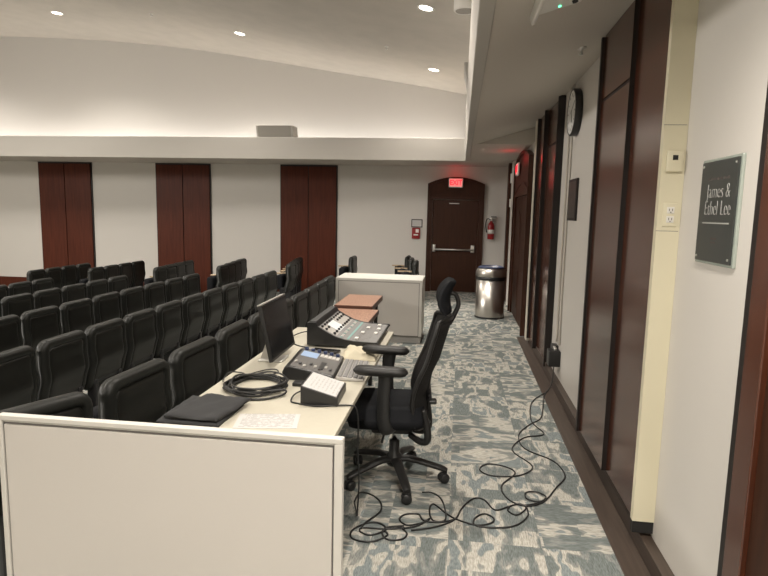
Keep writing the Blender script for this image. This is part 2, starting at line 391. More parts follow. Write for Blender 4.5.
# ---- right wall: floor border, baseboard, wood panels, jamb ends
b = MB(); b.box((0.87, 1.0, 0), (1.06, 8.5, 0.006)); b.box((1.0, 0.6, 0), (1.06, 8.2, 0.10)); b.box((1.0, 3.05, 0.1), (1.06, 4.45, 0.17)); b.box((1.0, 6.5, 0.1), (1.06, 8.15, 0.13))
tag(b.build('baseboard_right', M['wood_base'], bevel=0.004), 'dark brown base strip along the aisle', kind='structure')
def side_panel(n, y0, y1, x, seam, label, zb=0.17):
    p = MB(); e = 0.022
    zt = 2.995
    if seam:
        p.box((x, y0, zb), (1.06, y1, 2.54), M['wood_dark']); p.box((x + 0.012, y0, 2.54), (1.06, y1, 2.565), M['wood_edge']); p.box((x, y0, 2.565), (1.06, y1, zt), M['wood_dark'])
    else: p.box((x, y0, zb), (1.06, y1, zt), M['wood_dark'])
    p.box((x - 0.002, y0 - 0.004, zb), (1.06, y0, zt), M['wood_edge'])
    tag(p.build('trim_%d' % n), label, kind='structure')
side_panel(7, 3.06, 3.72, 0.972, False, 'wide dark wood panel beside the beige jamb')
side_panel(8, 3.67, 4.37, 0.945, True, 'dark wood panel with a seam near its top')
def fin(n, y, x, zt, zb=0.1): tag(MB().box((x, y, zb), (1.06, y + 0.035, zt)).build('trim_%d' % n, M['wood_edge']), 'dark upright trim strip', kind='structure')
fin(9, 4.37, 0.925, 2.985, 0.16)
fin(10, 6.56, 0.985, 3.02, 0.08)
side_panel(11, 6.60, 7.36, 1.005, True, 'dark wood panel beyond the clock', 0.1)
fin(12, 7.36, 0.955, 3.0, 0.1)
side_panel(13, 7.40, 7.98, 0.985, False, 'narrow dark wood panel beside the cream jamb', 0.1)
fin(14, 7.98, 0.955, 3.0, 0.1)
t = tag(MB().box((0.95, 8.05, 0.05), (1.06, 8.20, 3.0)).build('trim_15', M['cream_jamb'], bevel=0.006), 'cream jamb end beside the far side door', kind='structure')
t = MB(); t.box((0.952, 3.02, 0.185), (1.06, 3.06, 3.02), M['beige_metal']); t.box((0.955, 3.025, 0.12), (1.06, 3.06, 0.185), M['rubber']); t.box((0.95, 3.0195, 1.695), (1.055, 3.021, 1.698), M['gap']); t.box((0.95, 3.0195, 2.20), (1.055, 3.021, 2.203), M['gap'])
tag(t.build('trim_16', bevel=0.004), 'beige metal jamb end with a black foot', kind='structure')
# near wood frame at the right edge of the view
t = MB(); t.box((1.035, 2.16, 0.0), (1.06, 2.25, 3.02), M['wood_edge']); t.box((1.01, 2.04, 0.0), (1.06, 2.16, 3.02), M['wood_dark']); t.box((1.03, 1.0, 0.0), (1.06, 2.04, 3.02), M['door'])
tag(t.build('trim_17', bevel=0.004), 'dark wood casing right of the name plaque', kind='structure')
# far corner strips
t = MB(); t.box((0.96, 11.5, 0), (1.06, 11.75, 2.78), M['wall']); t.box((0.93, 12.1, 0), (1.06, 12.3, 2.78), M['doorframe']); t.box((0.97, 12.6, 0), (1.06, 12.9, 2.78), M['doorframe'])
tag(t.build('trim_18'), 'pale pilaster and dark strips in the far corner', kind='structure')

# ---- arched doors
def arched_door(name, label, half, leaf_half, spring, apex, loc, rz, double):
    """local: width along x, face towards -y, wall plane at y=0"""
    root = thing(name, label, None, loc, rz, kind='structure')
    def arc(h, z0, z1, n=16): return [(h * math.cos(PI - PI * i / n) if 0 else -h + 2 * h * i / n, z0 + (z1 - z0) * (1 - ((-1 + 2 * i / n) ** 2))) for i in range(n + 1)]
    top = arc(half, spring, apex)
    m = MB()
    m.prism([(-half, 0)] + top + [(half, 0), (leaf_half, 0), (leaf_half, 2.06), (-leaf_half, 2.06), (-leaf_half, 0)], 'y', -0.05, 0)
    rim = arc(half, spring, apex); inner = arc(half - 0.05, spring - 0.05, apex - 0.05)
    m.prism([(-half, 0)] + rim + [(half, 0), (half - 0.05, 0)] + inner[::-1] + [(-half + 0.05, 0)], 'y', -0.075, -0.05)
    a = arc(leaf_half + 0.02, 2.14, 2.27); a2 = arc(leaf_half + 0.02, 2.11, 2.24)
    m.prism(a + a2[::-1], 'y', -0.062, -0.05)
    m.build('door_frame', M['doorframe'], root)
    leaves = [(-leaf_half, leaf_half)] if not double else [(-leaf_half, -0.003), (0.003, leaf_half)]
    for k, (a, b) in enumerate(leaves):
        d = MB(); d.box((a + 0.004, -0.022, 0.012), (b - 0.004, 0.0, 2.05), M['door'])
        # raised arched panel moulding
        w = (b - a) / 2; cx = (a + b) / 2
        o_ = [(cx - w * 0.72, 1.12), (cx - w * 0.72, 1.72)] + [(cx + (-w * 0.72 + 1.44 * w * i / 10), 1.72 + 0.12 * (1 - (-1 + i / 5) ** 2)) for i in range(1, 10)] + [(cx + w * 0.72, 1.72), (cx + w * 0.72, 1.12)]
        d.prism(o_, 'y', -0.027, -0.022, M['door'])
        d.box((cx - w * 0.72, -0.027, 0.22), (cx + w * 0.72, -0.022, 0.84), M['door'])
        lf = d.build('door_leaf', M['door'], root)
        if double: continue
        h = MB(); h.cyl((0, -0.075, 0.955), 0.02, a + 0.08, b - 0.08, M['alu'], 12, 'x')
        h.rbox((a + 0.03, -0.085, 0.90), (a + 0.09, -0.022, 1.06), 0.008, M['alu']); h.rbox((b - 0.14, -0.085, 0.90), (b - 0.06, -0.022, 1.06), 0.008, M['alu'])
        h.build('push_bar', M['alu'], lf)['label'] = 'silver push bar'
    return root
d1 = arched_door('door_1', 'dark wood exit door under a lit red sign', 0.62, 0.505, 2.40, 2.55, (-0.115, YB, 0), 0, False)
p = MB()
p.box((-0.12, -0.03, 1.965), (0.10, -0.0215, 1.985), M['alu'])
p.build('door_plate', M['alu'], d1, (-0.02, 0, 0))
d2 = arched_door('door_2', 'dark arched double door in the right wall', 1.15, 0.95, 2.60, 2.76, (1.0, 9.72, 0), -PI / 2, True)
wall('wall_right_recess', (1.0, 8.2, 0), (1.06, 11.5, 2.79), M['wall'])

# ---- exit signs
def exit_sign(label, loc, rz):
    r = thing('exit_sign', label, 'exit sign', loc, rz, group='lit exit signs')
    MB().rbox((-0.155, -0.035, -0.10), (0.155, 0, 0.10), 0.01, M['white']).build('housing', M['white'], r)
    MB().box((-0.135, -0.038, -0.08), (0.135, -0.0345, 0.08)).build('lit_face', M['exit_face'], r)
    text('letters', 'EXIT', 0.15, M['exit_text'], r, (0, -0.0395, 0.0), (PI / 2, 0, 0), 0.86, 0.002, offset=0.004)
    return r
exit_sign('red lit exit sign over the door in the back wall', (-0.125, YB - 0.075, 2.42), 0)
exit_sign('red lit exit sign over the double door in the right wall', (0.925, 10.0, 2.50), -PI / 2)

# ------------------------------------------------------------------ theatre seats
def rr_grid(a, z0, z1, r, us, zs):
    """points (y, z, d): rows clipped to a rounded rectangle, d = distance to the border"""
    out = []
    for z in zs:
        dz = min(z - z0, z1 - z); hw = a
        if dz < r: hw = a - r + math.sqrt(max(0, r * r - (r - dz) ** 2))
        row = []
        for u in us:
            y = u * hw
            qx, qz = abs(y) - (a - r), abs(z - (z0 + z1) / 2) - ((z1 - z0) / 2 - r)
            d = -(math.hypot(max(qx, 0), max(qz, 0)) + min(max(qx, qz), 0) - r)
            row.append((y, z, max(0.0, d)))
        out.append(row)
    return out
def spread(edge, inner):  # symmetric 0..1 positions from edge distances (fractions)
    e = edge + inner; return sorted(set([-1 + x for x in e] + [1 - x for x in e] + [0]))
def lean(z):  # side profile: upright above, curving forward towards the seat
    if z > 0.66: return 0.004 * (z - 0.66) / 0.22
    t = (0.66 - z) / 0.36
    return 0.012 * math.sin(min(1, t / 0.45) * PI) * (1 if t < 0.45 else 0) - 0.10 * max(0, t - 0.3) ** 1.4
A_, Z0, Z1, RC = 0.262, 0.30, 0.865, 0.085
us = spread([0, .012, .03, .055, .09, .14, .19, .225, .25, .28], [.4, .6, .8])
_e = [0, .003, .008, .015, .025, .04, .055, .065, .072, .08, .1]
zs = [Z0 + q for q in _e] + [Z0 + 0.1 + (0.365) * i / 12 for i in range(1, 12)] + [Z1 - q for q in _e[::-1]]
G = rr_grid(A_, Z0, Z1, RC, us, zs)
def back_off(d):
    if d < 0.036: return 0.046 * math.sqrt(max(0, 1 - (1 - d / 0.036) ** 2))
    if d < 0.056: return 0.046
    if d < 0.066: return 0.046 - 0.014 * (d - 0.056) / 0.01
    return 0.032
def front_off(d): return 0.05 * math.sqrt(max(0, 1 - (1 - min(d, 0.05) / 0.05) ** 2)) + 0.0
chair = thing('theater_seat', 'x', 'theater seat')
b = MB()
b.slab(lambda i, j: (lean(G[i][j][1]) + back_off(G[i][j][2]), G[i][j][0], G[i][j][1]),
       lambda i, j: (lean(G[i][j][1]) - front_off(G[i][j][2]), G[i][j][0], G[i][j][1]), len(zs), len(us))
b.build('backrest', M['chair'], chair)
iu = spread([0, .02, .06], [.15, .35, .6]); iz = [Z0 + 0.066 + q for q in (0, .003, .01, .03)] + [Z0 + 0.1 + 0.365 * i / 12 for i in range(1, 12)] + [Z1 - 0.066 - q for q in (.03, .01, .003, 0)]
H = rr_grid(A_ - 0.064, Z0 + 0.066, Z1 - 0.066, 0.035, iu, iz)
b = MB()
b.slab(lambda i, j: (lean(H[i][j][1]) + 0.034 + 0.011 * min(1, (H[i][j][2] / 0.02)) ** 0.5, H[i][j][0], H[i][j][1]),
       lambda i, j: (lean(H[i][j][1]) + 0.02, H[i][j][0], H[i][j][1]), len(iz), len(iu))
b.build('rear_panel', M['chair_in'], chair)
b = MB(); b.rbox((-0.25, -0.215, 0.36), (-0.12, 0.215, 0.64), 0.045, None, 4)
b.build('seat', M['seatcloth'], chair, (0, 0, 0))
b = MB(); b.rbox((-0.06, -0.20, 0.0), (0.02, -0.15, 0.40), 0.01); b.rbox((-0.06, 0.15, 0.0), (0.02, 0.20, 0.40), 0.01); b.rbox((-0.15, -0.22, 0.36), (0.01, 0.22, 0.40), 0.01); b.rbox((-0.14, -0.21, 0.0), (0.07, -0.14, 0.012), 0.004); b.rbox((-0.14, 0.14, 0.0), (0.07, 0.21, 0.012), 0.004)
b.build('underframe', M['blackmetal'], chair)
b = MB(); b.rbox((-0.36, 0.264, 0.615), (-0.06, 0.284, 0.645), 0.012)
arm = b.build('armrest', M['armwood'], chair); arm['label'] = 'pale wood armrest'
b = MB(); b.rbox((-0.30, 0.267, 0.02), (-0.06, 0.281, 0.615), 0.006); b.rbox((-0.34, 0.264, 0.0), (0.02, 0.284, 0.02), 0.006)
b.build('arm_stanchion', M['blackmetal'], arm)
ORD = ['first', 'second', 'third', 'fourth', 'fifth', 'sixth', 'seventh', 'eighth', 'ninth', 'tenth', 'eleventh', 'twelfth']
used = [False]
def seat_row(phrase, group, spots, sy=1.0):
    for k, sp in enumerate(spots):
        x, y = sp[0], sp[1]; rz = sp[2] if len(sp) > 2 else 0.0; sy_ = sp[3] if len(sp) > 3 else sy
        lab = 'black theater seat, %s from the near end, %s' % (ORD[k], phrase) if len(spots) > 1 else phrase
        loc = (x, y, floor_z(x - 0.05))
        if not used[0]:
            used[0] = True; chair.location = loc; chair.rotation_euler = (0, 0, rz); chair['label'] = lab; chair['group'] = group; chair.scale = (1, sy_, 1)
        else: dup(chair, loc, rz, lab, group, (1, sy_, 1))
R_ = math.radians
seat_row('row right beside the mixing desk', 'seats of the row beside the desk',
         [(-1.89, 2.365, R_(-25), 0.96), (-1.775, 2.99, R_(-4), 1.12), (-1.745, 3.65, R_(-2), 1.12), (-1.735, 4.31, 0, 1.1), (-1.72, 4.93, 0, 1.06), (-1.71, 5.53, 0, 1.04), (-1.71, 6.11), (-1.72, 6.67), (-1.74, 7.22), (-1.76, 7.77)], 0.99)
seat_row('second row out from the desk', 'seats of the second row out from the desk', [(-3.03 if k else -3.05, 3.53 + 0.5585 * k) for k in range(11)])
seat_row('third row out from the desk', 'seats of the third row out from the desk', [(-4.23, 4.84 + 0.565 * k) for k in range(8)])
seat_row('fourth row out from the desk', 'seats of the fourth row out from the desk', [(-5.38, 5.95 + 0.535 * k) for k in range(6)], 0.96)
seat_row('fifth row out from the desk', 'seats of the fifth row out from the desk', [(-6.52, 7.45 + 0.48 * k) for k in range(3)], 0.87)
seat_row('far cluster before leftmost wood panels', 'far seats before the leftmost wood panels', [(-7.83, 9.95 + 0.46 * k) for k in range(4)], 0.84)
seat_row('far cluster between left and middle wood panels', 'far seats between the left and middle wood panels', [(-6.93, 10.42 + 0.49 * k) for k in range(4)], 0.9)
seat_row('far cluster before middle wood panels', 'far seats before the middle wood panels', [(-5.62 - 0.05 * k, 10.43 + 0.48 * k) for k in range(4)], 0.88)
seat_row('far cluster between middle and right wood panels', 'far seats between the middle and right wood panels', [(-4.44 - 0.08 * k, 10.58 + 0.52 * k) for k in range(4)], 0.92)
seat_row('far cluster before right wood panels', 'far seats before the right wood panels', [(-3.18 - 0.08 * k, 10.82 + 0.46 * k) for k in range(4)], 0.84)
seat_row('lone black theater seat edge-on above the left end of the white counter', 'far seats behind the white counter', [(-2.14, 11.7)])
seat_row('trio above right end of white counter', 'far seats behind the white counter', [(-0.80, 10.9), (-0.93, 11.5), (-1.05, 12.1)], 0.95)

# ------------------------------------------------------------------ front partition, white counter, tables
r = thing('partition_panel', 'white framed partition panel across the near end of the desk', 'partition', (-1.15, 2.14, 0))
x0, x1, zt = -0.755, 0.73, 0.878
b = MB(); b.box((x0, 0, zt - 0.022), (x1, 0.036, zt)); b.box((x0, 0, 0.0), (x0 + 0.022, 0.036, zt - 0.022)); b.box((x1 - 0.034, 0, 0.0), (x1, 0.036, zt - 0.022)); b.box((x0 + 0.022, 0, 0), (x1 - 0.034, 0.036, 0.03))
b.box((x0 + 0.022, 0.010, zt - 0.032), (x1 - 0.034, 0.03, zt - 0.022))
b.build('frame', M['panel_frame'], r, bevel=0.003)
MB().box((x0 + 0.022, 0.012, 0.03), (x1 - 0.034, 0.03, zt - 0.032)).build('reveal_shade', M['gap'], r)  # grey strip paints the shadow line between frame and infill
MB().box((x0 + 0.030, 0.004, 0.032), (x1 - 0.042, 0.028, zt - 0.040)).build('infill', M['panel'], r, bevel=0.002)

r = thing('counter', 'white box counter with a framed front beyond the desk', 'counter', (-1.05, 7.75, 0))
x0, x1, h, dp = -0.60, 0.58, 0.86, 0.66
b = MB(); b.box((x0, 0.012, 0.10), (x1, dp, h)); b.build('body', M['panel_frame'], r, bevel=0.004)
MB().box((x0 + 0.01, 0.02, 0), (x1 - 0.01, dp - 0.02, 0.10)).build('kick_base', M['kick'], r)
b = MB(); w = 0.035
b.box((x0, 0, 0.09), (x0 + w, 0.012, h)); b.box((x1 - w, 0, 0.09), (x1, 0.012, h)); b.box((x0 + w, 0, h - w), (x1 - w, 0.012, h)); b.build('front_frame', M['panel_frame'], r, bevel=0.002)
MB().box((x0 + w, 0.006, 0.09), (x1 - w, 0.0125, h - w)).build('front_reveal', M['gap'], r)
MB().box((x0 + w + 0.008, 0.002, 0.10), (x1 - w - 0.008, 0.012, h - w - 0.008)).build('front_infill', M['panel'], r)

def table(name, label, loc, sx, sy, h, th, mt, me, leg_m, rz=0):
    r = thing(name, label, 'table', loc, rz)
    b = MB(); b.box((-sx/2, -sy/2, h - th), (sx/2, sy/2, h)) ; 
    b.build('tabletop', mt, r, bevel=0.004)
    if me:
        e = MB(); t = 0.004
        e.box((-sx/2 - t, -sy/2 - t, h - th), (sx/2 + t, -sy/2, h - 0.002)); e.box((sx/2, -sy/2, h - th), (sx/2 + t, sy/2, h - 0.002)); e.box((-sx/2 - t, -sy/2, h - th), (-sx/2, sy/2, h - 0.002)); e.box((-sx/2 - t, sy/2, h - th), (sx/2 + t, sy/2 + t, h - 0.002))
        e.build('edge_band', me, r)
    for a in (-1, 1):
        for c_ in (-1, 1):
            l = MB(); l.rbox((a * (sx/2 - 0.06) - 0.02, c_ * (sy/2 - 0.08) - 0.02, 0), (a * (sx/2 - 0.06) + 0.02, c_ * (sy/2 - 0.08) + 0.02, h - th), 0.006)
            l.build('leg', leg_m, r)
    return r
table('desk', 'long cream laminate desk holding the mixing consoles', (-0.957, 3.55, 0), 0.85, 2.72, 0.74, 0.03, M['table'], None, M['blackmetal'])
table('side_table', 'near one of two reddish brown speckled tables, beside the large console', (-1.025, 5.41, 0), 0.47, 0.80, 0.77, 0.045, M['granite'], M['granite_edge'], M['blackmetal'])
table('side_table', 'far one of two reddish brown speckled tables, standing a little higher', (-1.055, 6.23, 0), 0.39, 0.80, 0.80, 0.055, M['granite'], M['granite_edge'], M['blackmetal'])
TZ = 0.74

# ------------------------------------------------------------------ large mixing console
r = thing('mixing_console', 'large grey digital mixing console with black sides, farthest on the desk', 'mixing console', (-0.85, 4.59, TZ))
# local x: -0.265 (rear) .. 0.28 (front), y +-0.38
prof = [(-0.262, 0.012), (-0.262, 0.184), (-0.195, 0.186), (-0.180, 0.158), (-0.12, 0.122), (-0.045, 0.086), (0.03, 0.066), (0.10, 0.057), (0.275, 0.052), (0.28, 0.035), (0.10, 0.012)]
for y0, y1 in ((-0.385, -0.365), (0.365, 0.385)):
    b = MB(); b.prism(prof, 'y', y0, y1); b.build('side_cheek', M['blackplastic'], r, bevel=0.003)
b = MB(); b.prism([(-0.262, 0.012), (-0.262, 0.180), (-0.195, 0.182), (-0.182, 0.150), (-0.12, 0.114), (-0.045, 0.079), (0.03, 0.060), (0.10, 0.051), (0.268, 0.046), (0.272, 0.03), (0.10, 0.012)], 'y', -0.365, 0.365)
b.build('body', M['blackplastic'], r)
b = MB(); b.box((-0.25, -0.36, 0.181), (-0.20, 0.36, 0.19)); b.build('meter_bridge', M['darkgrey'], r, bevel=0.003)
SURF = [(-0.182, 0.150), (-0.12, 0.114), (-0.045, 0.079), (0.03, 0.060), (0.10, 0.051), (0.268, 0.046)]
def sz(x):
    for (a, za), (b_, zb) in zip(SURF, SURF[1:]):
        if a <= x <= b_: return za + (zb - za) * (x - a) / (b_ - a)
    return SURF[-1][1]
def strip(mb, xa, xb, ya, yb, up, m, n=5):
    for i in range(n):
        a = xa + (xb - xa) * i / n; c_ = xa + (xb - xa) * (i + 1) / n
        za, zc = sz(a), sz(c_)
        v = [mb.bm.verts.new(p) for p in ((a, ya, za), (c_, ya, zc), (c_, yb, zc), (a, yb, za), (a, ya, za + up), (c_, ya, zc + up), (c_, yb, zc + up), (a, yb, za + up))]
        for q in ((0,3,2,1),(4,5,6,7),(0,1,5,4),(1,2,6,5),(2,3,7,6),(3,0,4,7)): mb.face([v[k] for k in q], m)
b = MB(); strip(b, -0.178, 0.262, -0.36, 0.36, 0.003, M['midgrey'], 14); b.build('control_surface', M['midgrey'], r)
b = MB(); strip(b, -0.15, -0.05, -0.18, 0.02, 0.006, M['screen_white'], 4); strip(b, -0.17, -0.045, -0.34, -0.19, 0.0045, M['lightgrey'], 4); strip(b, -0.17, -0.045, 0.03, 0.34, 0.0045, M['lightgrey'], 4)
b.build('display', M['screen_white'], r)['label'] = 'lit display and pale knob fields'
b = MB(); strip(b, 0.035, 0.05, -0.34, 0.34, 0.006, M['teal'], 1); b.build('teal_strip', M['teal'], r)['label'] = 'teal scribble strip'
for j in range(9):
    for i, x in enumerate((-0.158, -0.125, -0.062)):
        if i == 1 and -0.19 < -0.32 + 0.08 * j < 0.03: continue
        k = MB(); y = -0.32 + 0.08 * j; k.lathe([(0.011, 0), (0.010, 0.016), (0.0, 0.017)], (0, 0, 0), 10); k.build('knob', M['blackplastic'], r, (x, y, sz(x) + 0.004))
for j in range(16):
    y = -0.33 + 0.044 * j
    k = MB(); k.box((-0.02, -0.006, 0), (0.0, 0.006, 0.005)); k.build('button', M['whitecap'] if j % 3 else M['teal'], r, (0.0, y, sz(-0.005) + 0.003))
    k = MB(); strip(k, 0.075, 0.20, y - 0.002, y + 0.002, 0.0036, M['gap'], 2); k.build('fader_slot', M['gap'], r)
for j, (x, y) in enumerate(((0.10, -0.28), (0.11, -0.06), (0.125, 0.14), (0.215, -0.05), (0.215, 0.12), (0.20, 0.28))):
    k = MB(); k.rbox((-0.014, -0.028, 0), (0.014, 0.028, 0.013), 0.004); k.build('fader_cap', M['whitecap'], r, (x, y, sz(x) + 0.003))['label'] = 'white fader cap'

# ------------------------------------------------------------------ smaller lighting console
r = thing('lighting_console', 'smaller grey console with glowing blue display, nearer on the desk', 'lighting console', (-0.885, 3.575, TZ), R_(4))
b = MB()
b.prism([(-0.155, 0.02), (-0.165, 0.045), (-0.150, 0.080), (-0.12, 0.088), (0.15, 0.035), (0.155, 0.012), (0.12, 0.002), (-0.13, 0.002)], 'y', -0.245, 0.245)
b.build('body', M['blackplastic'], r, bevel=0.008)
def cz(x): return 0.088 + (x + 0.12) * (0.035 - 0.088) / 0.27
def patch(mb, xa, xb, ya, yb, up, m):
    v = [mb.bm.verts.new(p) for p in ((xa, ya, cz(xa) - 0.002), (xb, ya, cz(xb) - 0.002), (xb, yb, cz(xb) - 0.002), (xa, yb, cz(xa) - 0.002), (xa, ya, cz(xa) + up), (xb, ya, cz(xb) + up), (xb, yb, cz(xb) + up), (xa, yb, cz(xa) + up))]
    for q in ((0,3,2,1),(4,5,6,7),(0,1,5,4),(1,2,6,5),(2,3,7,6),(3,0,4,7)): mb.face([v[k] for k in q], m)
b = MB(); patch(b, -0.118, 0.145, -0.235, 0.235, 0.003, M['greyplastic']); b.build('control_surface', M['greyplastic'], r)
b = MB(); patch(b, -0.105, 0.0, 0.03, 0.15, 0.006, M['screen_blue']); patch(b, 0.01, 0.135, 0.09, 0.15, 0.0055, M['lightgrey']); b.build('display', M['screen_blue'], r)['label'] = 'glowing blue display'
for i in range(6):
    k = MB(); k.lathe([(0.014, 0), (0.013, 0.02), (0.0, 0.021)], (0, 0, 0), 12); x = -0.095 + 0.042 * i; k.build('knob', M['blueknob'], r, (x, 0.195, cz(x)))
for i in range(8):
    x = -0.10 + 0.031 * i
    k = MB(); patch(k, x - 0.002, x + 0.002, -0.215, -0.05, 0.0042, M['gap']); k.build('fader_slot', M['gap'], r)
    k = MB(); k.rbox((-0.009, -0.014, 0), (0.009, 0.014, 0.010), 0.003); k.build('fader_cap', M['darkgrey'] if i % 2 else M['lightgrey'], r, (x, -0.13 - 0.03 * (i % 3), cz(x) + 0.003))
b = MB(); patch(b, 0.045, 0.075, -0.18, -0.03, 0.008, M['blackplastic']); b.build('handle_strip', M['blackplastic'], r)
for i in range(5):
    for j in range(2):
        x = 0.022 + 0.026 * i; k = MB(); k.box((-0.008, -0.008, 0), (0.008, 0.008, 0.006)); k.build('button', M['whitecap'], r, (x, 0.105 + 0.03 * j, cz(x) + 0.004))

# ------------------------------------------------------------------ keyboard
r = thing('keyboard', 'grey keyboard beside the smaller console, partly under the chair armrest', 'keyboard', (-0.640, 3.585, TZ), R_(4))
b = MB(); b.prism([(-0.085, 0.002), (-0.085, 0.026), (0.085, 0.014), (0.085, 0.002)], 'y', -0.215, 0.215); b.build('case', M['lightgrey'], r, bevel=0.004)
for i in range(5):
    for j in range(13):
        x = -0.064 + 0.032 * i; y = -0.192 + 0.032 * j
        k = MB(); k.rbox((-0.0135, -0.0135, 0), (0.0135, 0.0135, 0.008), 0.003, None, 1); k.build('key', M['midgrey'], r, (x, y, 0.026 - 0.012 * (x + 0.085) / 0.17 - 0.001), (0, R_(4), 0))

# ------------------------------------------------------------------ sloped box with printed sheet
r = thing('desktop_speaker', 'black wedge shaped box with a white printed sheet on its sloping top', 'wedge box', (-0.705, 3.04, TZ), R_(2))
b = MB(); b.prism([(-0.10, 0.0), (-0.10, 0.105), (0.10, 0.048), (0.10, 0.0)], 'y', -0.14, 0.14); b.build('case', M['blackplastic'], r, bevel=0.004)
sheet = MB(); sheet.box((-0.094, -0.132, 0), (0.094, 0.132, 0.002))
sheet.build('printed_sheet', M['paper2'], r, (0.0, 0, 0.0765), (0, math.atan2(0.057, 0.2), 0))['label'] = 'white printed sheet'
o = tag(MB().rbox((-0.03, -0.035, 0), (0.03, 0.035, 0.022), 0.006).build('adapter', M['blackplastic']), 'small black adapter between the wedge box and the smaller console', 'adapter'); o.location = (-0.905, 3.24, TZ)
o = tag(MB().tube([(-0.80, 3.02, TZ + 0.03), (-0.835, 3.06, TZ + 0.025), (-0.862, 3.0, TZ + 0.02), (-0.86, 2.93, TZ + 0.007), (-0.82, 2.905, TZ + 0.006), (-0.72, 2.878, TZ + 0.006), (-0.62, 2.905, TZ + 0.006), (-0.545, 2.925, TZ + 0.006), (-0.506, 2.93, TZ - 0.01), (-0.495, 2.94, TZ - 0.10), (-0.50, 2.96, 0.5), (-0.495, 2.99, 0.3), (-0.51, 3.05, 0.1), (-0.53, 3.15, 0.012), (-0.572, 3.307, 0.006)], 0.0045, 6).build('power_cord', M['cable']), 'black cord hanging from the wedge box over the desk edge', 'cord')

# ------------------------------------------------------------------ monitor
r = thing('monitor', 'black flat monitor leaning back on a silver stand', 'monitor', (-1.20, 3.80, TZ), R_(1))
tilt = R_(-12)
b = MB(); b.rbox((-0.014, -0.275, 0.0), (0.012, 0.275, 0.375), 0.006); pn = b.build('screen_case', M['blackplastic'], r, (0.03, 0, 0.045), (0, tilt, 0))
MB().box((0.0115, -0.263, 0.018), (0.0135, 0.263, 0.363)).build('screen', M['blackgloss'], pn)
MB().box((-0.0145, -0.273, 0.372), (0.0125, 0.273, 0.379)).build('top_trim', M['alu'], pn)['label'] = 'thin silver top edge'
b = MB(); b.rbox((-0.12, -0.10, 0.0), (0.05, 0.08, 0.012), 0.005); b.build('stand_base', M['alu'], r)['label'] = 'silver stand foot'
b = MB(); b.prism([(-0.115, 0.012), (-0.05, 0.012), (-0.015, 0.19), (-0.05, 0.20)], 'y', -0.05, 0.04); b.build('stand_neck', M['alu'], r)
# ------------------------------------------------------------------ things lying on the desk
b = MB(); pts = []; rnd = random.Random(3)
for i in range(150):
    t = i / 15.3 * 2 * PI; k = i / 150
    rx = 0.148 + 0.022 * math.sin(i * 0.37) + 0.012 * rnd.random(); ry = 0.165 + 0.024 * math.cos(i * 0.29) + 0.012 * rnd.random()
    pts.append((rx * math.cos(t) + 0.012 * math.sin(k * 9), ry * math.sin(t), 0.008 + 0.045 * (0.5 + 0.5 * math.sin(i * 0.53)) * (0.35 + 0.65 * k)))
b.tube(pts, 0.0058, 6, sub=2); b.tube([pts[-1], (0.19, -0.10, 0.03), (0.20, -0.13, 0.012), (0.12, -0.21, 0.008), (0.02, -0.235, 0.008)], 0.0065, 6)
o = tag(b.build('coiled_cable', M['cable']), 'thick coil of black cable on the cream desk', 'cable'); o.location = (-1.13, 3.14, TZ)
o = tag(MB().tube([(-1.335, 3.16, TZ+.02), (-1.35, 3.20, TZ+.02), (-1.36, 3.32, TZ+.03), (-1.30, 3.38, TZ+.012), (-1.27, 3.36, TZ+.006), (-1.24, 3.42, TZ+.006), (-1.19, 3.50, TZ+.006), (-1.13, 3.52, TZ+.006), (-1.10, 3.45, TZ+.006), (-1.16, 3.38, TZ+.006), (-1.25, 3.37, TZ+.012), (-1.31, 3.30, TZ+.006)], 0.004, 6).build('cable', M['cable']), 'thin black cable looping from the coil towards the monitor', 'cable')
o = tag(MB().tube([(-1.10, 4.15, TZ+.006), (-1.20, 4.22, TZ+.006), (-1.30, 4.35, TZ+.012), (-1.25, 4.55, TZ+.03), (-1.13, 4.60, TZ+.04)], 0.005, 6).build('cable', M['cable']), 'short black cable behind the large console', 'cable')
# folded cloth: two layers
r = thing('folded_cloth', 'folded black cloth on the desk corner by the partition', 'cloth', (-1.25, 2.68, TZ))
def cloth(corners, z0, th, seed, name):
    A, B, C_, D = [Vector(c) for c in corners]
    def xy(i, j, n, m): 
        u, v = i / (n - 1), j / (m - 1); p = A.lerp(B, u).lerp(D.lerp(C_, u), v)
        w = 0.006 * noise.noise(Vector((u * 3 + seed, v * 3, 0))); return p.x + w, p.y + w
    n, m = 18, 14
    def top(i, j):
        x, y = xy(i, j, n, m); e = min(i, n - 1 - i, j, m - 1 - j)
        return (x, y, z0 + th * (0.55 if e == 0 else 1.0) + 0.010 * noise.noise(Vector((x * 9 + seed, y * 9, 1))) + 0.004 * noise.noise(Vector((x * 30, y * 30, seed))))
    def bot(i, j): x, y = xy(i, j, n, m); return (x, y, z0)
    MB().slab(top, bot, n, m).build(name, M['cloth'], r)
cloth([(-0.150, -0.165), (0.165, -0.175), (0.165, 0.15), (-0.155, 0.235)], 0.0, 0.02, 1, 'lower_fold')
cloth([(-0.115, -0.155), (0.155, -0.165), (0.20, 0.17), (-0.06, 0.215)], 0.026, 0.016, 5, 'upper_fold')
o = tag(MB().box((-0.15, -0.098, 0), (0.15, 0.098, 0.0015)).build('paper_sheet', M['paper']), 'printed paper sheet lying on the desk just behind the partition', 'paper'); o.location = (-0.89, 2.635, TZ + 0.0005); o.rotation_euler = (0, 0, R_(10))
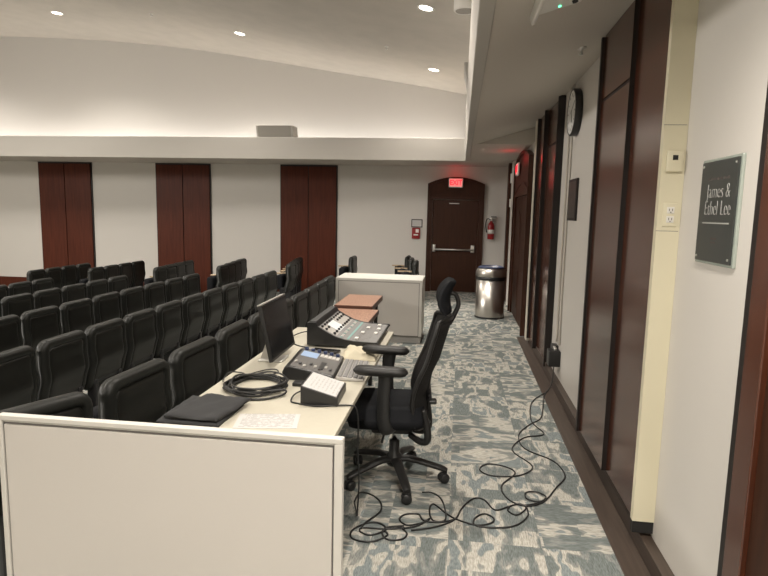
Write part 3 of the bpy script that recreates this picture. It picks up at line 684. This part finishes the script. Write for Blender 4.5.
# cream cloth
def ct(i, j):
    u, v = i / 21, j / 17; x = -0.13 + 0.26 * u; y = -0.15 + 0.30 * v
    e = min(u, 1 - u, v, 1 - v); wob = 0.02 * noise.noise(Vector((u * 4, v * 4, 3)))
    z = 0.008 + min(1, e * 6) * (0.028 + 0.03 * noise.noise(Vector((u * 5, v * 4, 0.3))) + 0.018 * abs(noise.noise(Vector((u * 9, v * 7, 2)))))
    return (x + wob, y + wob, max(0.004, z))
def cb(i, j): x, y, z = ct(i, j); return (x, y, 0.0)
o = tag(MB().slab(ct, cb, 22, 18).build('cream_cloth', M['creamcloth']), 'crumpled cream cloth on the desk edge between the consoles', 'cloth'); o.location = (-0.67, 4.01, TZ)
o = tag(MB().rbox((-0.10, -0.06, 0), (0.10, 0.06, 0.022), 0.006).build('tablet', M['blackgloss']), 'flat black device lying between the two consoles', 'device'); o.location = (-0.93, 4.03, TZ); o.rotation_euler = (0, 0, R_(-8))

# ------------------------------------------------------------------ office chair
r = thing('office_chair', 'black mesh office chair with headrest pulled up to the desk', 'office chair', (-0.375, 3.67, 0), R_(4))
MB().lathe([(0.045, 0.105), (0.055, 0.13), (0.05, 0.175), (0.034, 0.19), (0.034, 0.27), (0.028, 0.275), (0.0, 0.276)], n=20).build('hub', M['officeplastic'], r)
MB().cyl((0, 0, 0), 0.016, 0.27, 0.40, None, 16).build('gas_column', M['chrome'], r)
for k in range(5):
    a = R_(-2 + 72 * k)
    l = MB(); l.tube([(0.03, 0, 0.145), (0.10, 0, 0.150), (0.20, 0, 0.128), (0.305, 0, 0.100), (0.35, 0, 0.084)], [0.036, 0.034, 0.031, 0.030, 0.022], 10, flat=0.6)
    lg = l.build('leg', M['officeplastic'], r, (0, 0, 0), (0, 0, a))
    cst = MB(); an = 0.5 + k
    Tm = Matrix.Translation((0.33, 0, 0)) @ Matrix.Rotation(an, 4, 'Z')
    for s_ in (-1, 1): cst.lathe([(0.006, -0.011), (0.029, -0.011), (0.033, -0.005), (0.033, 0.005), (0.029, 0.011), (0.006, 0.011)], (0, s_ * 0.019, 0.033), 18, None, 'y', True, 0, Tm)
    cst.lathe([(0.009, 0.03), (0.009, 0.085)], (0, 0, 0), 10, None, 'z', True, 0, Tm)
    cst.rbox((-0.03, -0.008, 0.03), (0.024, 0.008, 0.072), 0.005, None, 2, Tm)
    cst.build('caster', M['blackplastic'], lg)
m_ = MB(); m_.rbox((-0.15, -0.10, 0.345), (0.12, 0.10, 0.42), 0.02); m_.rbox((-0.17, -0.08, 0.375), (-0.10, 0.08, 0.415), 0.015)
m_.build('tilt_mechanism', M['blackplastic'], r)
MB().tube([(-0.05, -0.09, 0.385), (-0.06, -0.17, 0.375), (-0.07, -0.25, 0.355)], [0.007, 0.006, 0.009], 8).build('lever', M['blackplastic'], r)
# seat
def sg(i, j, top):
    u, v = -1 + 2 * i / 24, -1 + 2 * j / 20
    x = -0.05 + 0.255 * u; y = 0.255 * v * (1 - 0.06 * max(0, u)) 
    q = max(0, 1 - abs(u) ** 6) * max(0, 1 - abs(v) ** 6)
    q = q ** 0.35
    # round the plan corners
    k = 1 - 0.08 * (abs(u) * abs(v)) ** 4
    x = -0.05 + (x + 0.05) * k; y *= k
    z = 0.485 + (0.085 * q if top else -0.08 * q) - 0.04 * max(0, -u - 0.55) ** 1.5 * (1 if top else 0.8)
    if top: z -= 0.012 * (1 - u * u) * (1 - v * v)
    return (x, y, z)
MB().slab(lambda i, j: sg(i, j, True), lambda i, j: sg(i, j, False), 25, 21).build('seat', M['seatcloth'], r)
# back
def bx(z): # centre line
    t = (z - 0.43) / 0.67
    return 0.195 - 0.03 * math.sin(min(1, t * 1.6) * PI) + 0.175 * max(0, t - 0.25) ** 1.2
def bw(z):
    t = (z - 0.43) / 0.67
    return 0.235 * (0.86 + 0.14 * math.sin(min(1, t * 1.5) * PI / 2)) * (1 - 0.16 * max(0, t - 0.5) ** 1.5) * (1 if t < 0.93 else math.sqrt(max(0.0, 1 - ((t - 0.93) / 0.085) ** 2)) * 0.25 + 0.75)
def bp_(i, j, off):
    z = 0.43 + 0.67 * i / 24; v = -1 + 2 * j / 16; y = bw(z) * v
    return (bx(z) - 0.085 * v * v + 0.02 + off, y, z)
MB().slab(lambda i, j: bp_(i, j, 0.0), lambda i, j: bp_(i, j, 0.012), 25, 17).build('backrest', M['mesh'], r)
def edge(z, s_): return (bx(z) - 0.085 + 0.026, s_ * bw(z), z)
loop = [edge(0.43 + 0.67 * i / 12, -1) for i in range(13)] + [(bx(1.10) - 0.085 * v * v + 0.026, bw(1.10) * v, 1.108) for v in (-0.5, 0, 0.5)] + [edge(0.43 + 0.67 * i / 12, 1) for i in range(12, -1, -1)] + [(bx(0.43) - 0.085 * v * v + 0.026, bw(0.43) * v, 0.42) for v in (0.5, 0, -0.5)]
MB().tube(loop, 0.014, 8, None, True, 3).build('back_frame', M['officeplastic'], r)
b = MB(); b.tube([(0.06, 0, 0.375), (0.16, 0, 0.345), (0.215, 0, 0.365), (0.222, 0, 0.44), (0.205, 0, 0.60), (0.22, 0, 0.75), (0.28, 0, 0.93), (0.335, 0, 1.08)], [0.03, 0.032, 0.034, 0.03, 0.026, 0.024, 0.02, 0.018], 10, flat=0.7); b.build('spine', M['officeplastic'], r)
for s_ in (-1, 1):
    b = MB(); b.tube([(0.10, s_ * 0.12, 0.36), (0.17, s_ * 0.17, 0.335), (0.21, s_ * 0.20, 0.36), (0.205, s_ * 0.205, 0.45), (0.18, s_ * 0.215, 0.56)], [0.018, 0.022, 0.024, 0.022, 0.014], 10)
    b.build('back_bracket', M['officeplastic'], r)
b = MB(); b.rbox((0.205, -0.12, 0.575), (0.232, 0.12, 0.63), 0.012); b.rbox((0.21, -0.19, 0.585), (0.262, -0.13, 0.612), 0.010); b.build('lumbar_adjuster', M['blackplastic'], r)
b = MB(); b.tube([(0.33, 0, 1.06), (0.365, 0, 1.13), (0.385, 0, 1.19), (0.365, 0, 1.25), (0.325, 0, 1.26)], [0.017, 0.016, 0.015, 0.014, 0.014], 10); b.build('neck_bracket', M['officeplastic'], r)
def hr(i, j, back):
    u, v = -1 + 2 * i / 16, -1 + 2 * j / 18
    z = 1.24 + 0.108 * u; y = 0.145 * v * (1 - 0.12 * u * u)
    q = (max(0, 1 - abs(u) ** 4) * max(0, 1 - abs(v) ** 5)) ** 0.4
    x = 0.295 + 0.045 * u * u + 0.012 * u - 0.03 * v * v
    return (x + (0.038 * q if back else -0.034 * q), y, z)
MB().slab(lambda i, j: hr(i, j, False), lambda i, j: hr(i, j, True), 17, 19).build('headrest', M['seatcloth'], r)
for s_ in (-1, 1):
    b = MB(); y = s_ * 0.275
    b.slab(lambda i, j: ((-0.25 + 0.33 * i / 20), y + (0.048 * (1 - 0.7 * abs(-1 + 2 * i / 20) ** 6)) * (-1 + 2 * j / 10), 0.818 + 0.024 * (max(0, 1 - abs(-1 + 2 * j / 10) ** 4) * max(0, 1 - abs(-1 + 2 * i / 20) ** 8)) ** 0.5 - 0.01 * (i / 20)),
           lambda i, j: ((-0.25 + 0.33 * i / 20), y + (0.048 * (1 - 0.7 * abs(-1 + 2 * i / 20) ** 6)) * (-1 + 2 * j / 10), 0.812 - 0.026 * (max(0, 1 - abs(-1 + 2 * j / 10) ** 4) * max(0, 1 - abs(-1 + 2 * i / 20) ** 8)) ** 0.5 - 0.01 * (i / 20)), 21, 11)
    ar = b.build('armrest', M['officeplastic'], r)
    b = MB(); b.tube([(-0.055, y, 0.785), (-0.06, y, 0.72), (-0.065, y, 0.60), (-0.06, y * 1.01, 0.50), (-0.04, y * 0.95, 0.43), (-0.02, y * 0.7, 0.405), (-0.01, y * 0.3, 0.40)], [0.020, 0.017, 0.017, 0.018, 0.018, 0.016, 0.014], 12, flat=2.3)
    b.build('arm_post', M['blackplastic'], ar)

# ------------------------------------------------------------------ cables on the carpet
CZ = 0.006
C1 = [(0.91, 5.80), (0.735, 5.474), (0.672, 4.959), (0.736, 4.667), (0.568, 4.558), (0.452, 4.29), (0.571, 4.027), (0.459, 3.856), (0.274, 3.824), (0.199, 3.908), (0.258, 4.008), (0.383, 3.982), (0.437, 3.886), (0.332, 3.683), (0.359, 3.514), (0.451, 3.438), (0.572, 3.504), (0.685, 3.719), (0.773, 3.912), (0.731, 4.143), (0.551, 4.335), (0.531, 4.613), (0.646, 4.866), (0.759, 5.039), (0.82, 5.351), (0.86, 5.60), (0.91, 5.80)]
C2 = [(0.451, 3.438), (0.544, 3.486), (0.599, 3.57), (0.551, 3.63), (0.48, 3.608), (0.474, 3.534), (0.524, 3.501), (0.574, 3.514)]
C3 = [(0.362, 3.418), (0.349, 3.363), (0.396, 3.32), (0.459, 3.408), (0.431, 3.457), (0.362, 3.418), (0.272, 3.358), (0.212, 3.475), (0.145, 3.477), (0.077, 3.351), (0.035, 3.208), (-0.067, 3.111), (-0.206, 3.049)]
C4 = [(0.464, 3.418), (0.46, 3.322), (0.397, 3.217), (0.301, 3.161), (0.158, 3.157), (0.148, 3.235), (0.205, 3.3), (0.258, 3.262), (0.242, 3.203), (0.159, 3.165), (0.045, 3.21), (-0.019, 3.27), (-0.094, 3.367), (-0.117, 3.296), (-0.09, 3.175), (-0.018, 3.199), (-0.045, 3.421), (-0.105, 3.506), (-0.174, 3.504)]
C5 = [(0.035, 3.208), (-0.048, 3.162), (-0.142, 3.166), (-0.178, 3.23), (-0.252, 3.217), (-0.282, 3.154), (-0.231, 3.099), (-0.141, 3.146), (-0.112, 3.191), (-0.189, 3.09), (-0.348, 3.04), (-0.474, 3.031), (-0.484, 2.991), (-0.419, 2.965), (-0.347, 3.033), (-0.386, 3.092), (-0.458, 3.084), (-0.529, 2.995), (-0.51, 2.913), (-0.409, 2.901), (-0.33, 2.979), (-0.358, 3.039), (-0.28, 3.075), (-0.227, 3.015), (-0.247, 2.953), (-0.315, 2.935), (-0.356, 2.975), (-0.349, 3.052), (-0.25, 3.088)]
C6 = [(-0.572, 3.307), (-0.559, 3.427), (-0.487, 3.416), (-0.419, 3.334), (-0.403, 3.217), (-0.468, 3.083), (-0.484, 3.017)]
def floor_cable(paths, label, drop=False):
    b = MB()
    if drop: b.tube([(1.0, 5.97, 0.235), (0.995, 5.95, 0.16), (0.99, 5.93, 0.115), (0.975, 5.90, 0.06), (0.94, 5.86, 0.02), (paths[0][0][0], paths[0][0][1], CZ + 0.006)], 0.0052, 6)
    for k, p in enumerate(paths): b.tube([(x, y, CZ + (0.006 if x > 0.87 else 0) + 0.003 * (k % 2)) for x, y in p], 0.0052, 6, sub=5)
    return tag(b.build('floor_cable', M['cable']), label, 'cable')
floor_cable([C1, C2], 'long black cable looping over the carpet towards the wall box', True)
floor_cable([C3], 'black cable waving across the carpet between the two tangles')
floor_cable([C4], 'black cable with loops just right of the chair base')
floor_cable([C5, C6], 'tangled black cable on the carpet at the partition corner')

# ------------------------------------------------------------------ right wall fittings
r = thing('name_plaque', 'dark slate name plaque with pale lettering in a clear edge', 'sign', (XR, 2.585, 1.79), -PI / 2)
# local: x along -Y, face -y -> world -X
MB().box((-0.184, -0.012, -0.22), (0.184, 0.0, 0.22)).build('clear_backing', M['glassedge'], r, bevel=0.003)
MB().box((-0.170, -0.018, -0.208), (0.170, -0.012, 0.208)).build('slate_face', M['slate'], r)
text('lettering', 'James &', 0.086, M['signtext'], r, (0.012, -0.0192, 0.082), (PI / 2, 0, 0), 0.80, 0.0008, offset=-0.0022)
text('lettering', 'Ethel', 0.088, M['signtext'], r, (-0.045, -0.0192, 0.012), (PI / 2, 0, 0), 0.74, 0.0008, offset=-0.0022)
text('lettering', 'Lee', 0.088, M['signtext'], r, (0.091, -0.0192, 0.012), (PI / 2, 0, 0), 0.74, 0.0008, offset=-0.0022)
MB().box((-0.12, -0.0188, -0.050), (0.13, -0.018, -0.045)).build('rule_line', M['signtext'], r)
b = MB()
for k in range(7): b.box((-0.10 + 0.03 * k, -0.0188, 0.130), (-0.082 + 0.03 * k, -0.018, 0.140))
b.build('faint_small_print', M['signdim'], r)
b = MB(); b.box((-0.03, -0.0188, -0.115), (0.03, -0.018, -0.108)); b.box((-0.025, -0.0188, -0.13), (0.025, -0.018, -0.125)); b.build('faint_small_print', M['signdim'], r)
for a in (-0.152, 0.152):
    for c_ in (-0.19, 0.19): MB().cyl((a, 0, c_), 0.005, -0.022, -0.018, None, 10, 'y').build('standoff', M['alu'], r)
r = thing('thermostat', 'beige wall sensor with a dark window on the jamb', 'thermostat', (1.008, 3.02, 2.03))
MB().rbox((-0.038, -0.022, -0.05), (0.036, 0, 0.05), 0.005).build('cover', M['beige_metal'], r)
MB().box((-0.013, -0.0235, 0.005), (0.011, -0.0215, 0.028)).build('window', M['blackgloss'], r)
r = thing('wall_outlet', 'ivory double socket outlet on the jamb below the sensor', 'outlet', (1.010, 3.02, 1.775))
MB().rbox((-0.034, -0.006, -0.057), (0.034, 0, 0.057), 0.003, M['beige_metal']).build('plate', M['beige_metal'], r)
for z in (-0.022, 0.022):
    b = MB(); b.rbox((-0.017, -0.009, z - 0.016), (0.017, -0.005, z + 0.016), 0.004, M['white'])
    for x in (-0.007, 0.007): b.box((x - 0.0018, -0.0095, z - 0.004), (x + 0.0018, -0.0088, z + 0.008), M['gap'])
    b.box((-0.003, -0.0095, z - 0.012), (0.003, -0.0088, z - 0.007), M['gap'])
    b.build('socket', M['white'], r)
# clock
r = thing('wall_clock', 'round black rimmed wall clock high on the white wall', 'clock', (XR, 5.82, 2.72), -PI / 2)
MB().lathe([(0.205, 0.0), (0.215, -0.01), (0.215, -0.062), (0.208, -0.070), (0.198, -0.068), (0.197, -0.055)], (0, 0, 0), 40, None, 'y').build('rim', M['blackplastic'], r)
MB().cyl((0, 0, 0), 0.199, -0.066, -0.02, None, 40, 'y').build('dial', M['clockface'], r)
b = MB()
for k in range(12):
    T = Matrix.Rotation(k * PI / 6, 4, 'Y'); b.box((-0.004, -0.0675, 0.145), (0.004, -0.066, 0.172), None, T)
b.build('hour_marks', M['blackplastic'], r)
MB().box((-0.004, -0.069, -0.02), (0.004, -0.066, 0.11), None, Matrix.Rotation(R_(150), 4, 'Y')).build('hour_hand', M['blackplastic'], r)
MB().box((-0.003, -0.070, -0.02), (0.003, -0.068, 0.155), None, Matrix.Rotation(R_(62), 4, 'Y')).build('minute_hand', M['blackplastic'], r)
r = thing('picture_frame', 'small dark framed picture on the wall below the clock', 'picture', (XR, 5.78, 1.91), -PI / 2)
MB().box((-0.20, -0.02, -0.195), (0.20, 0, 0.195)).build('frame', M['wood_edge'], r, bevel=0.003)
MB().box((-0.175, -0.022, -0.17), (0.175, -0.0195, 0.17)).build('picture', M['picture'], r)
# raceways and floor box
for k, (y, lab) in enumerate(((6.19, 'left of two thin pale conduits running down the wall behind the clock'), (6.03, 'right of two thin pale conduits running down the wall behind the clock'))):
    b = MB(); b.tube([(XR - 0.012, y, 3.02), (XR - 0.012, y + 0.0, 2.0), (XR - 0.012, y + 0.01, 1.0), (XR - 0.014, y - 0.02, 0.45)], 0.011, 8)
    tag(b.build('conduit', M['whitecable']), lab, 'conduit')
r = thing('connection_box', 'black connection box low on the wall under the conduits', 'box', (XR, 6.05, 0.30))
MB().rbox((-0.115, -0.10, -0.065), (0, 0.06, 0.095), 0.008).build('case', M['blackplastic'], r)
MB().rbox((-0.06, 0.06, 0.0), (0, 0.20, 0.12), 0.006).build('grey_adapter', M['darkgrey'], r)
b = MB()
for y in (-0.05, 0.02): b.cyl((-0.05, y, 0), 0.014, 0.095, 0.125, None, 12)
b.build('cable_gland', M['alu'], r)
# corner thermostat and strobe beyond the far door
o = tag(MB().rbox((-0.03, -0.06, -0.09), (0, 0.06, 0.09), 0.006).build('wall_strobe', M['white']), 'small white box high on the pale pilaster past the far side door', 'wall box'); o.location = (0.96, 11.62, 2.45)
o = tag(MB().rbox((-0.03, -0.07, -0.08), (0, 0.07, 0.08), 0.006).build('wall_sensor', M['white']), 'small pale box lower on the pilaster past the far side door', 'wall box'); o.location = (0.96, 11.62, 1.98)

# ------------------------------------------------------------------ back wall fittings
r = thing('fire_extinguisher', 'red fire extinguisher hanging on the back wall right of the exit door', 'fire extinguisher', (0.675, YB - 0.10, 1.21))
MB().lathe([(0.0, 0.0), (0.062, 0.0), (0.072, 0.012), (0.072, 0.30), (0.06, 0.345), (0.028, 0.375), (0.028, 0.40), (0.0, 0.401)], n=24).build('cylinder', M['red'], r)
MB().lathe([(0.0735, 0.12), (0.0735, 0.21)], n=24).build('data_label', M['white'], r)
b = MB(); b.lathe([(0.02, 0.40), (0.026, 0.41), (0.026, 0.45), (0.0, 0.46)], n=14, m=M['alu']); b.rbox((-0.012, -0.02, 0.44), (0.10, 0.02, 0.46), 0.004, M['alu']); b.rbox((-0.012, -0.02, 0.48), (0.11, 0.02, 0.50), 0.004, M['blackplastic']); b.box((-0.012, -0.01, 0.45), (0.01, 0.01, 0.49), M['alu']); b.build('valve', M['alu'], r)
MB().tube([(-0.02, -0.01, 0.43), (-0.08, -0.02, 0.45), (-0.115, -0.02, 0.38), (-0.112, -0.02, 0.24), (-0.09, -0.02, 0.15)], [0.012, 0.012, 0.012, 0.013, 0.018], 10).build('hose', M['blackplastic'], r)
MB().rbox((-0.035, 0.06, 0.18), (0.035, 0.099, 0.47), 0.006).build('bracket', M['alu'], r)
r = thing('fire_alarm_pull', 'red fire alarm pull station on the back wall left of the exit door', 'fire alarm', (-0.975, YB, 1.305))
MB().rbox((-0.09, -0.05, -0.13), (0.09, 0, 0.115), 0.01).build('case', M['red'], r)
MB().rbox((-0.05, -0.062, -0.055), (0.05, -0.048, -0.025), 0.005).build('pull_handle', M['white'], r)
MB().box((-0.005, -0.054, 0.01), (0.065, -0.049, 0.085)).build('lettering_panel', M['white'], r)
r = thing('notice_frame', 'small framed white notice above the fire alarm pull', 'notice', (-0.96, YB, 1.52))
MB().box((-0.125, -0.02, -0.09), (0.125, 0, 0.09)).build('frame', M['picture'], r, bevel=0.003)
MB().box((-0.105, -0.0225, -0.07), (0.105, -0.019, 0.07)).build('notice', M['paper'], r)

# ------------------------------------------------------------------ trash can
r = thing('trash_can', 'round brushed steel trash can beside the far side door', 'trash can', (0.555, 10.08, 0))
MB().lathe([(0.0, 0.02), (0.243, 0.02), (0.245, 0.03), (0.245, 0.665), (0.0, 0.665)], n=48).build('body', M['steel'], r)
MB().lathe([(0.0, 0), (0.25, 0), (0.25, 0.03), (0.0, 0.03)], n=48).build('base_ring', M['blackplastic'], r)
MB().lathe([(0.0, 0.655), (0.249, 0.655), (0.249, 0.715), (0.0, 0.715)], n=48).build('band', M['blackplastic'], r)
MB().lathe([(0.252, 0.71), (0.258, 0.72), (0.256, 0.78), (0.238, 0.835), (0.20, 0.862), (0.17, 0.866), (0.16, 0.85), (0.165, 0.74)], n=48).build('lid', M['steel'], r)
MB().lathe([(0.0, 0.76), (0.14, 0.77), (0.168, 0.85), (0.172, 0.885), (0.205, 0.875), (0.225, 0.857)], n=40).build('liner', M['bag'], r)

# ------------------------------------------------------------------ ceiling fittings
def vz(x): 
    return sum(vault_z(x + d) for d in (-0.8, -0.4, 0, 0.4, 0.8)) / 5
def vtilt(x): return math.atan2(vz(x + 0.1) - vz(x - 0.1), 0.2)
lamp = None
for x, y, lab in ((-8.05, 11.2, 'lit recessed ceiling light far up at the left'), (-4.24, 11.05, 'lit recessed ceiling light in the middle of the vault'), (-0.55, 8.03, 'lit recessed ceiling light nearest the aisle fascia, at the top'), (-0.60, 11.4, 'lit recessed ceiling light low at the right end of the vault')):
    z = vz(x)
    if lamp is None:
        lamp = thing('ceiling_light', lab, 'ceiling light', (x, y, z), group='recessed ceiling lights')
        MB().lathe([(0.085, -0.004), (0.11, -0.012), (0.118, 0.004), (0.118, 0.02)], n=32).build('trim_ring', M['white'], lamp)
        MB().cyl((0, 0, 0), 0.088, -0.006, 0.01, None, 28).build('lens', M['lamp'], lamp)
        L_ = lamp
    else: L_ = dup(lamp, (x, y, z), 0, lab, 'recessed ceiling lights')
    L_.rotation_euler = (0, -vtilt(x), 0)
r = thing('ceiling_speaker', 'round white drum hanging from the vault beside the aisle fascia', 'ceiling speaker', (-0.035, 7.0, 4.02))
MB().lathe([(0.10, 0.012), (0.118, 0.0), (0.128, 0.012), (0.128, 0.12), (0.06, 0.16), (0.06, 0.32), (0, 0.32)], n=36).build('drum', M['white'], r)
MB().cyl((0, 0, 0), 0.108, 0.006, 0.02, None, 32).build('grille', M['grille'], r)
sp = thing('wall_speaker', 'boxy white speaker sitting on the back ledge', 'speaker', (-3.68, 11.46, 3.165))
b = MB(); b.prism([(0.30, 0.0), (-0.05, 0.0), (-0.11, 0.225), (0.24, 0.235)], 'x', -0.37, 0.37); b.build('cabinet', M['fascia'], sp, bevel=0.004)
b = MB(); v = [(-0.33, -0.0535, 0.012), (0.335, -0.0535, 0.012), (0.335, -0.1085, 0.218), (-0.33, -0.1085, 0.218)]
q0 = [b.bm.verts.new((x, y - 0.004, z)) for x, y, z in v]; q1 = [b.bm.verts.new((x, y + 0.01, z)) for x, y, z in v]
b.face(q0); b.face(q1[::-1])
for i in range(4): b.face([q0[i], q0[(i+1) % 4], q1[(i+1) % 4], q1[i]])
b.build('grille', M['grille'], sp)
dup(sp, (0.09, 7.0, 3.16), -PI / 2, 'boxy white speaker peeking over the aisle fascia below the drum')
r = thing('ceiling_sensor', 'white ceiling box with a green light on the aisle soffit', 'ceiling sensor', (0.455, 3.15, 2.853), 0)
r.rotation_euler = (0, -math.atan2(0.295, 1.0), 0)
MB().rbox((-0.10, -0.16, -0.03), (0.12, 0.14, 0.0), 0.006).build('case', M['white'], r)
MB().lathe([(0.007, -0.034), (0.007, -0.029)], (0.0, 0.09, 0), 12).build('status_light', M['green_led'], r)['label'] = 'green status light'
MB().lathe([(0.0, -0.045), (0.014, -0.042), (0.016, -0.029)], (0.075, 0.075, 0), 14).build('sensor_eye', M['blackplastic'], r)
MB().rbox((-0.135, -0.16, -0.05), (-0.112, 0.22, 0.0), 0.005).build('antenna', M['white'], r)
for x, y, z, lab in ((0.82, 4.55, None, 'tiny sprinkler head in the aisle soffit near the clock'), (-5.75, 10.6, 'v', 'tiny sprinkler head in the left of the vault'), (-1.35, 10.3, 'v', 'tiny sprinkler head in the right of the vault')):
    zz = vz(x) if z else 2.75 + (x - 0.10) * 0.295
    b = MB(); b.lathe([(0.0, -0.05), (0.02, -0.048), (0.008, -0.04), (0.01, -0.012), (0.035, -0.006), (0.035, 0.01), (0, 0.01)], n=14)
    o = tag(b.build('sprinkler_head', M['alu']), lab, 'sprinkler', 'sprinkler heads'); o.location = (x, y, zz)

# ------------------------------------------------------------------ lights
def light(name, typ, loc, energy, color=(1, 0.90, 0.77), rot=(0, 0, 0), **kw):
    l = bpy.data.lights.new(name, typ); l.energy = energy; l.color = color
    for k, v in kw.items(): setattr(l, k, v)
    o = bpy.data.objects.new(name, l); COL.objects.link(o); o.location = loc; o.rotation_euler = rot; return o
WARM = (1.0, 0.925, 0.83)
for x in (-0.58, -4.24, -8.0, -11.6):
    for y in (-2.0, 1.3, 4.7, 8.03, 11.2):
        light('downlight', 'SPOT', (x, y, vz(x) - 0.02), 430, WARM, spot_size=R_(125), spot_blend=0.7, shadow_soft_size=0.09)
# can lights in the aisle soffit (the near ones are outside the frame)
for y in (-2.2, -0.4, 1.4):
    light('aisle_downlight', 'SPOT', (0.55, y, 2.80), 190, WARM, spot_size=R_(165), spot_blend=1.0, shadow_soft_size=0.1)
# cove tapes (light the upper wall and vault)
CW = (1, 0.955, 0.915)
light('cove_back', 'AREA', (-6.85, 12.86, 2.96), 105, CW, (PI, 0, 0), shape='RECTANGLE', size=13.8, size_y=0.05)
light('cove_side', 'AREA', (0.565, 4.2, 3.18), 18, CW, (PI, 0, 0), shape='RECTANGLE', size=0.05, size_y=14.0)
# added unseen fill light at the left, brightens the right wall
def aim(loc, tgt): return (Vector(tgt) - Vector(loc)).to_track_quat('-Z', 'Y').to_euler()
light('added_side_fill', 'AREA', (-12.5, 2.5, 4.2), 540, (1, 0.95, 0.88), aim((-12.5, 2.5, 4.2), (0.5, 6.5, 0.6)), shape='RECTANGLE', size=4.0, size_y=1.0)
# added unseen fill spots above the frame, brighten the back wall
for x in (-0.9, -4.2, -7.6, -11.0):
    light('added_back_fill', 'SPOT', (x, 7.4, vz(x) - 0.05), 640, (1, 0.94, 0.86), aim((x, 7.4, vz(x)), (x, 13.1, -1.6)), spot_size=R_(82), spot_blend=1.0, shadow_soft_size=0.5)
for n_, loc in (('exit_glow', (0.74, 9.8, 2.66)), ('exit_glow', (-0.125, YB - 0.22, 2.60))):
    light(n_, 'POINT', loc, 0.75, (1, 0.02, 0.03), shadow_soft_size=0.06)
w = bpy.data.worlds.new('world'); scene.world = w; w.use_nodes = True
w.node_tree.nodes['Background'].inputs['Color'].default_value = (0.9, 0.88, 0.85, 1); w.node_tree.nodes['Background'].inputs['Strength'].default_value = 0.05

# ------------------------------------------------------------------ camera
p, y, r0 = 0.12974, 0.12643, 0.021773
W = Vector((-math.sin(y) * math.cos(p), math.cos(y) * math.cos(p), -math.sin(p)))
rt = Vector((math.cos(y), math.sin(y), 0)); up = rt.cross(W)
R2 = rt * math.cos(r0) + up * math.sin(r0); U2 = -rt * math.sin(r0) + up * math.cos(r0)
cam = bpy.data.cameras.new('camera'); co = bpy.data.objects.new('camera', cam); COL.objects.link(co)
m3 = Matrix((R2, U2, -W)).transposed()
co.matrix_world = Matrix.Translation((0, 0, 1.76)) @ m3.to_4x4()
cam.sensor_width = 36; cam.lens = 584.2 / 768 * 36; cam.clip_start = 0.05
scene.camera = co
scene.view_settings.view_transform = 'Standard'; scene.view_settings.look = 'None'; scene.view_settings.exposure = 0.0; scene.view_settings.gamma = 1.0
scene.view_settings.use_curve_mapping = False
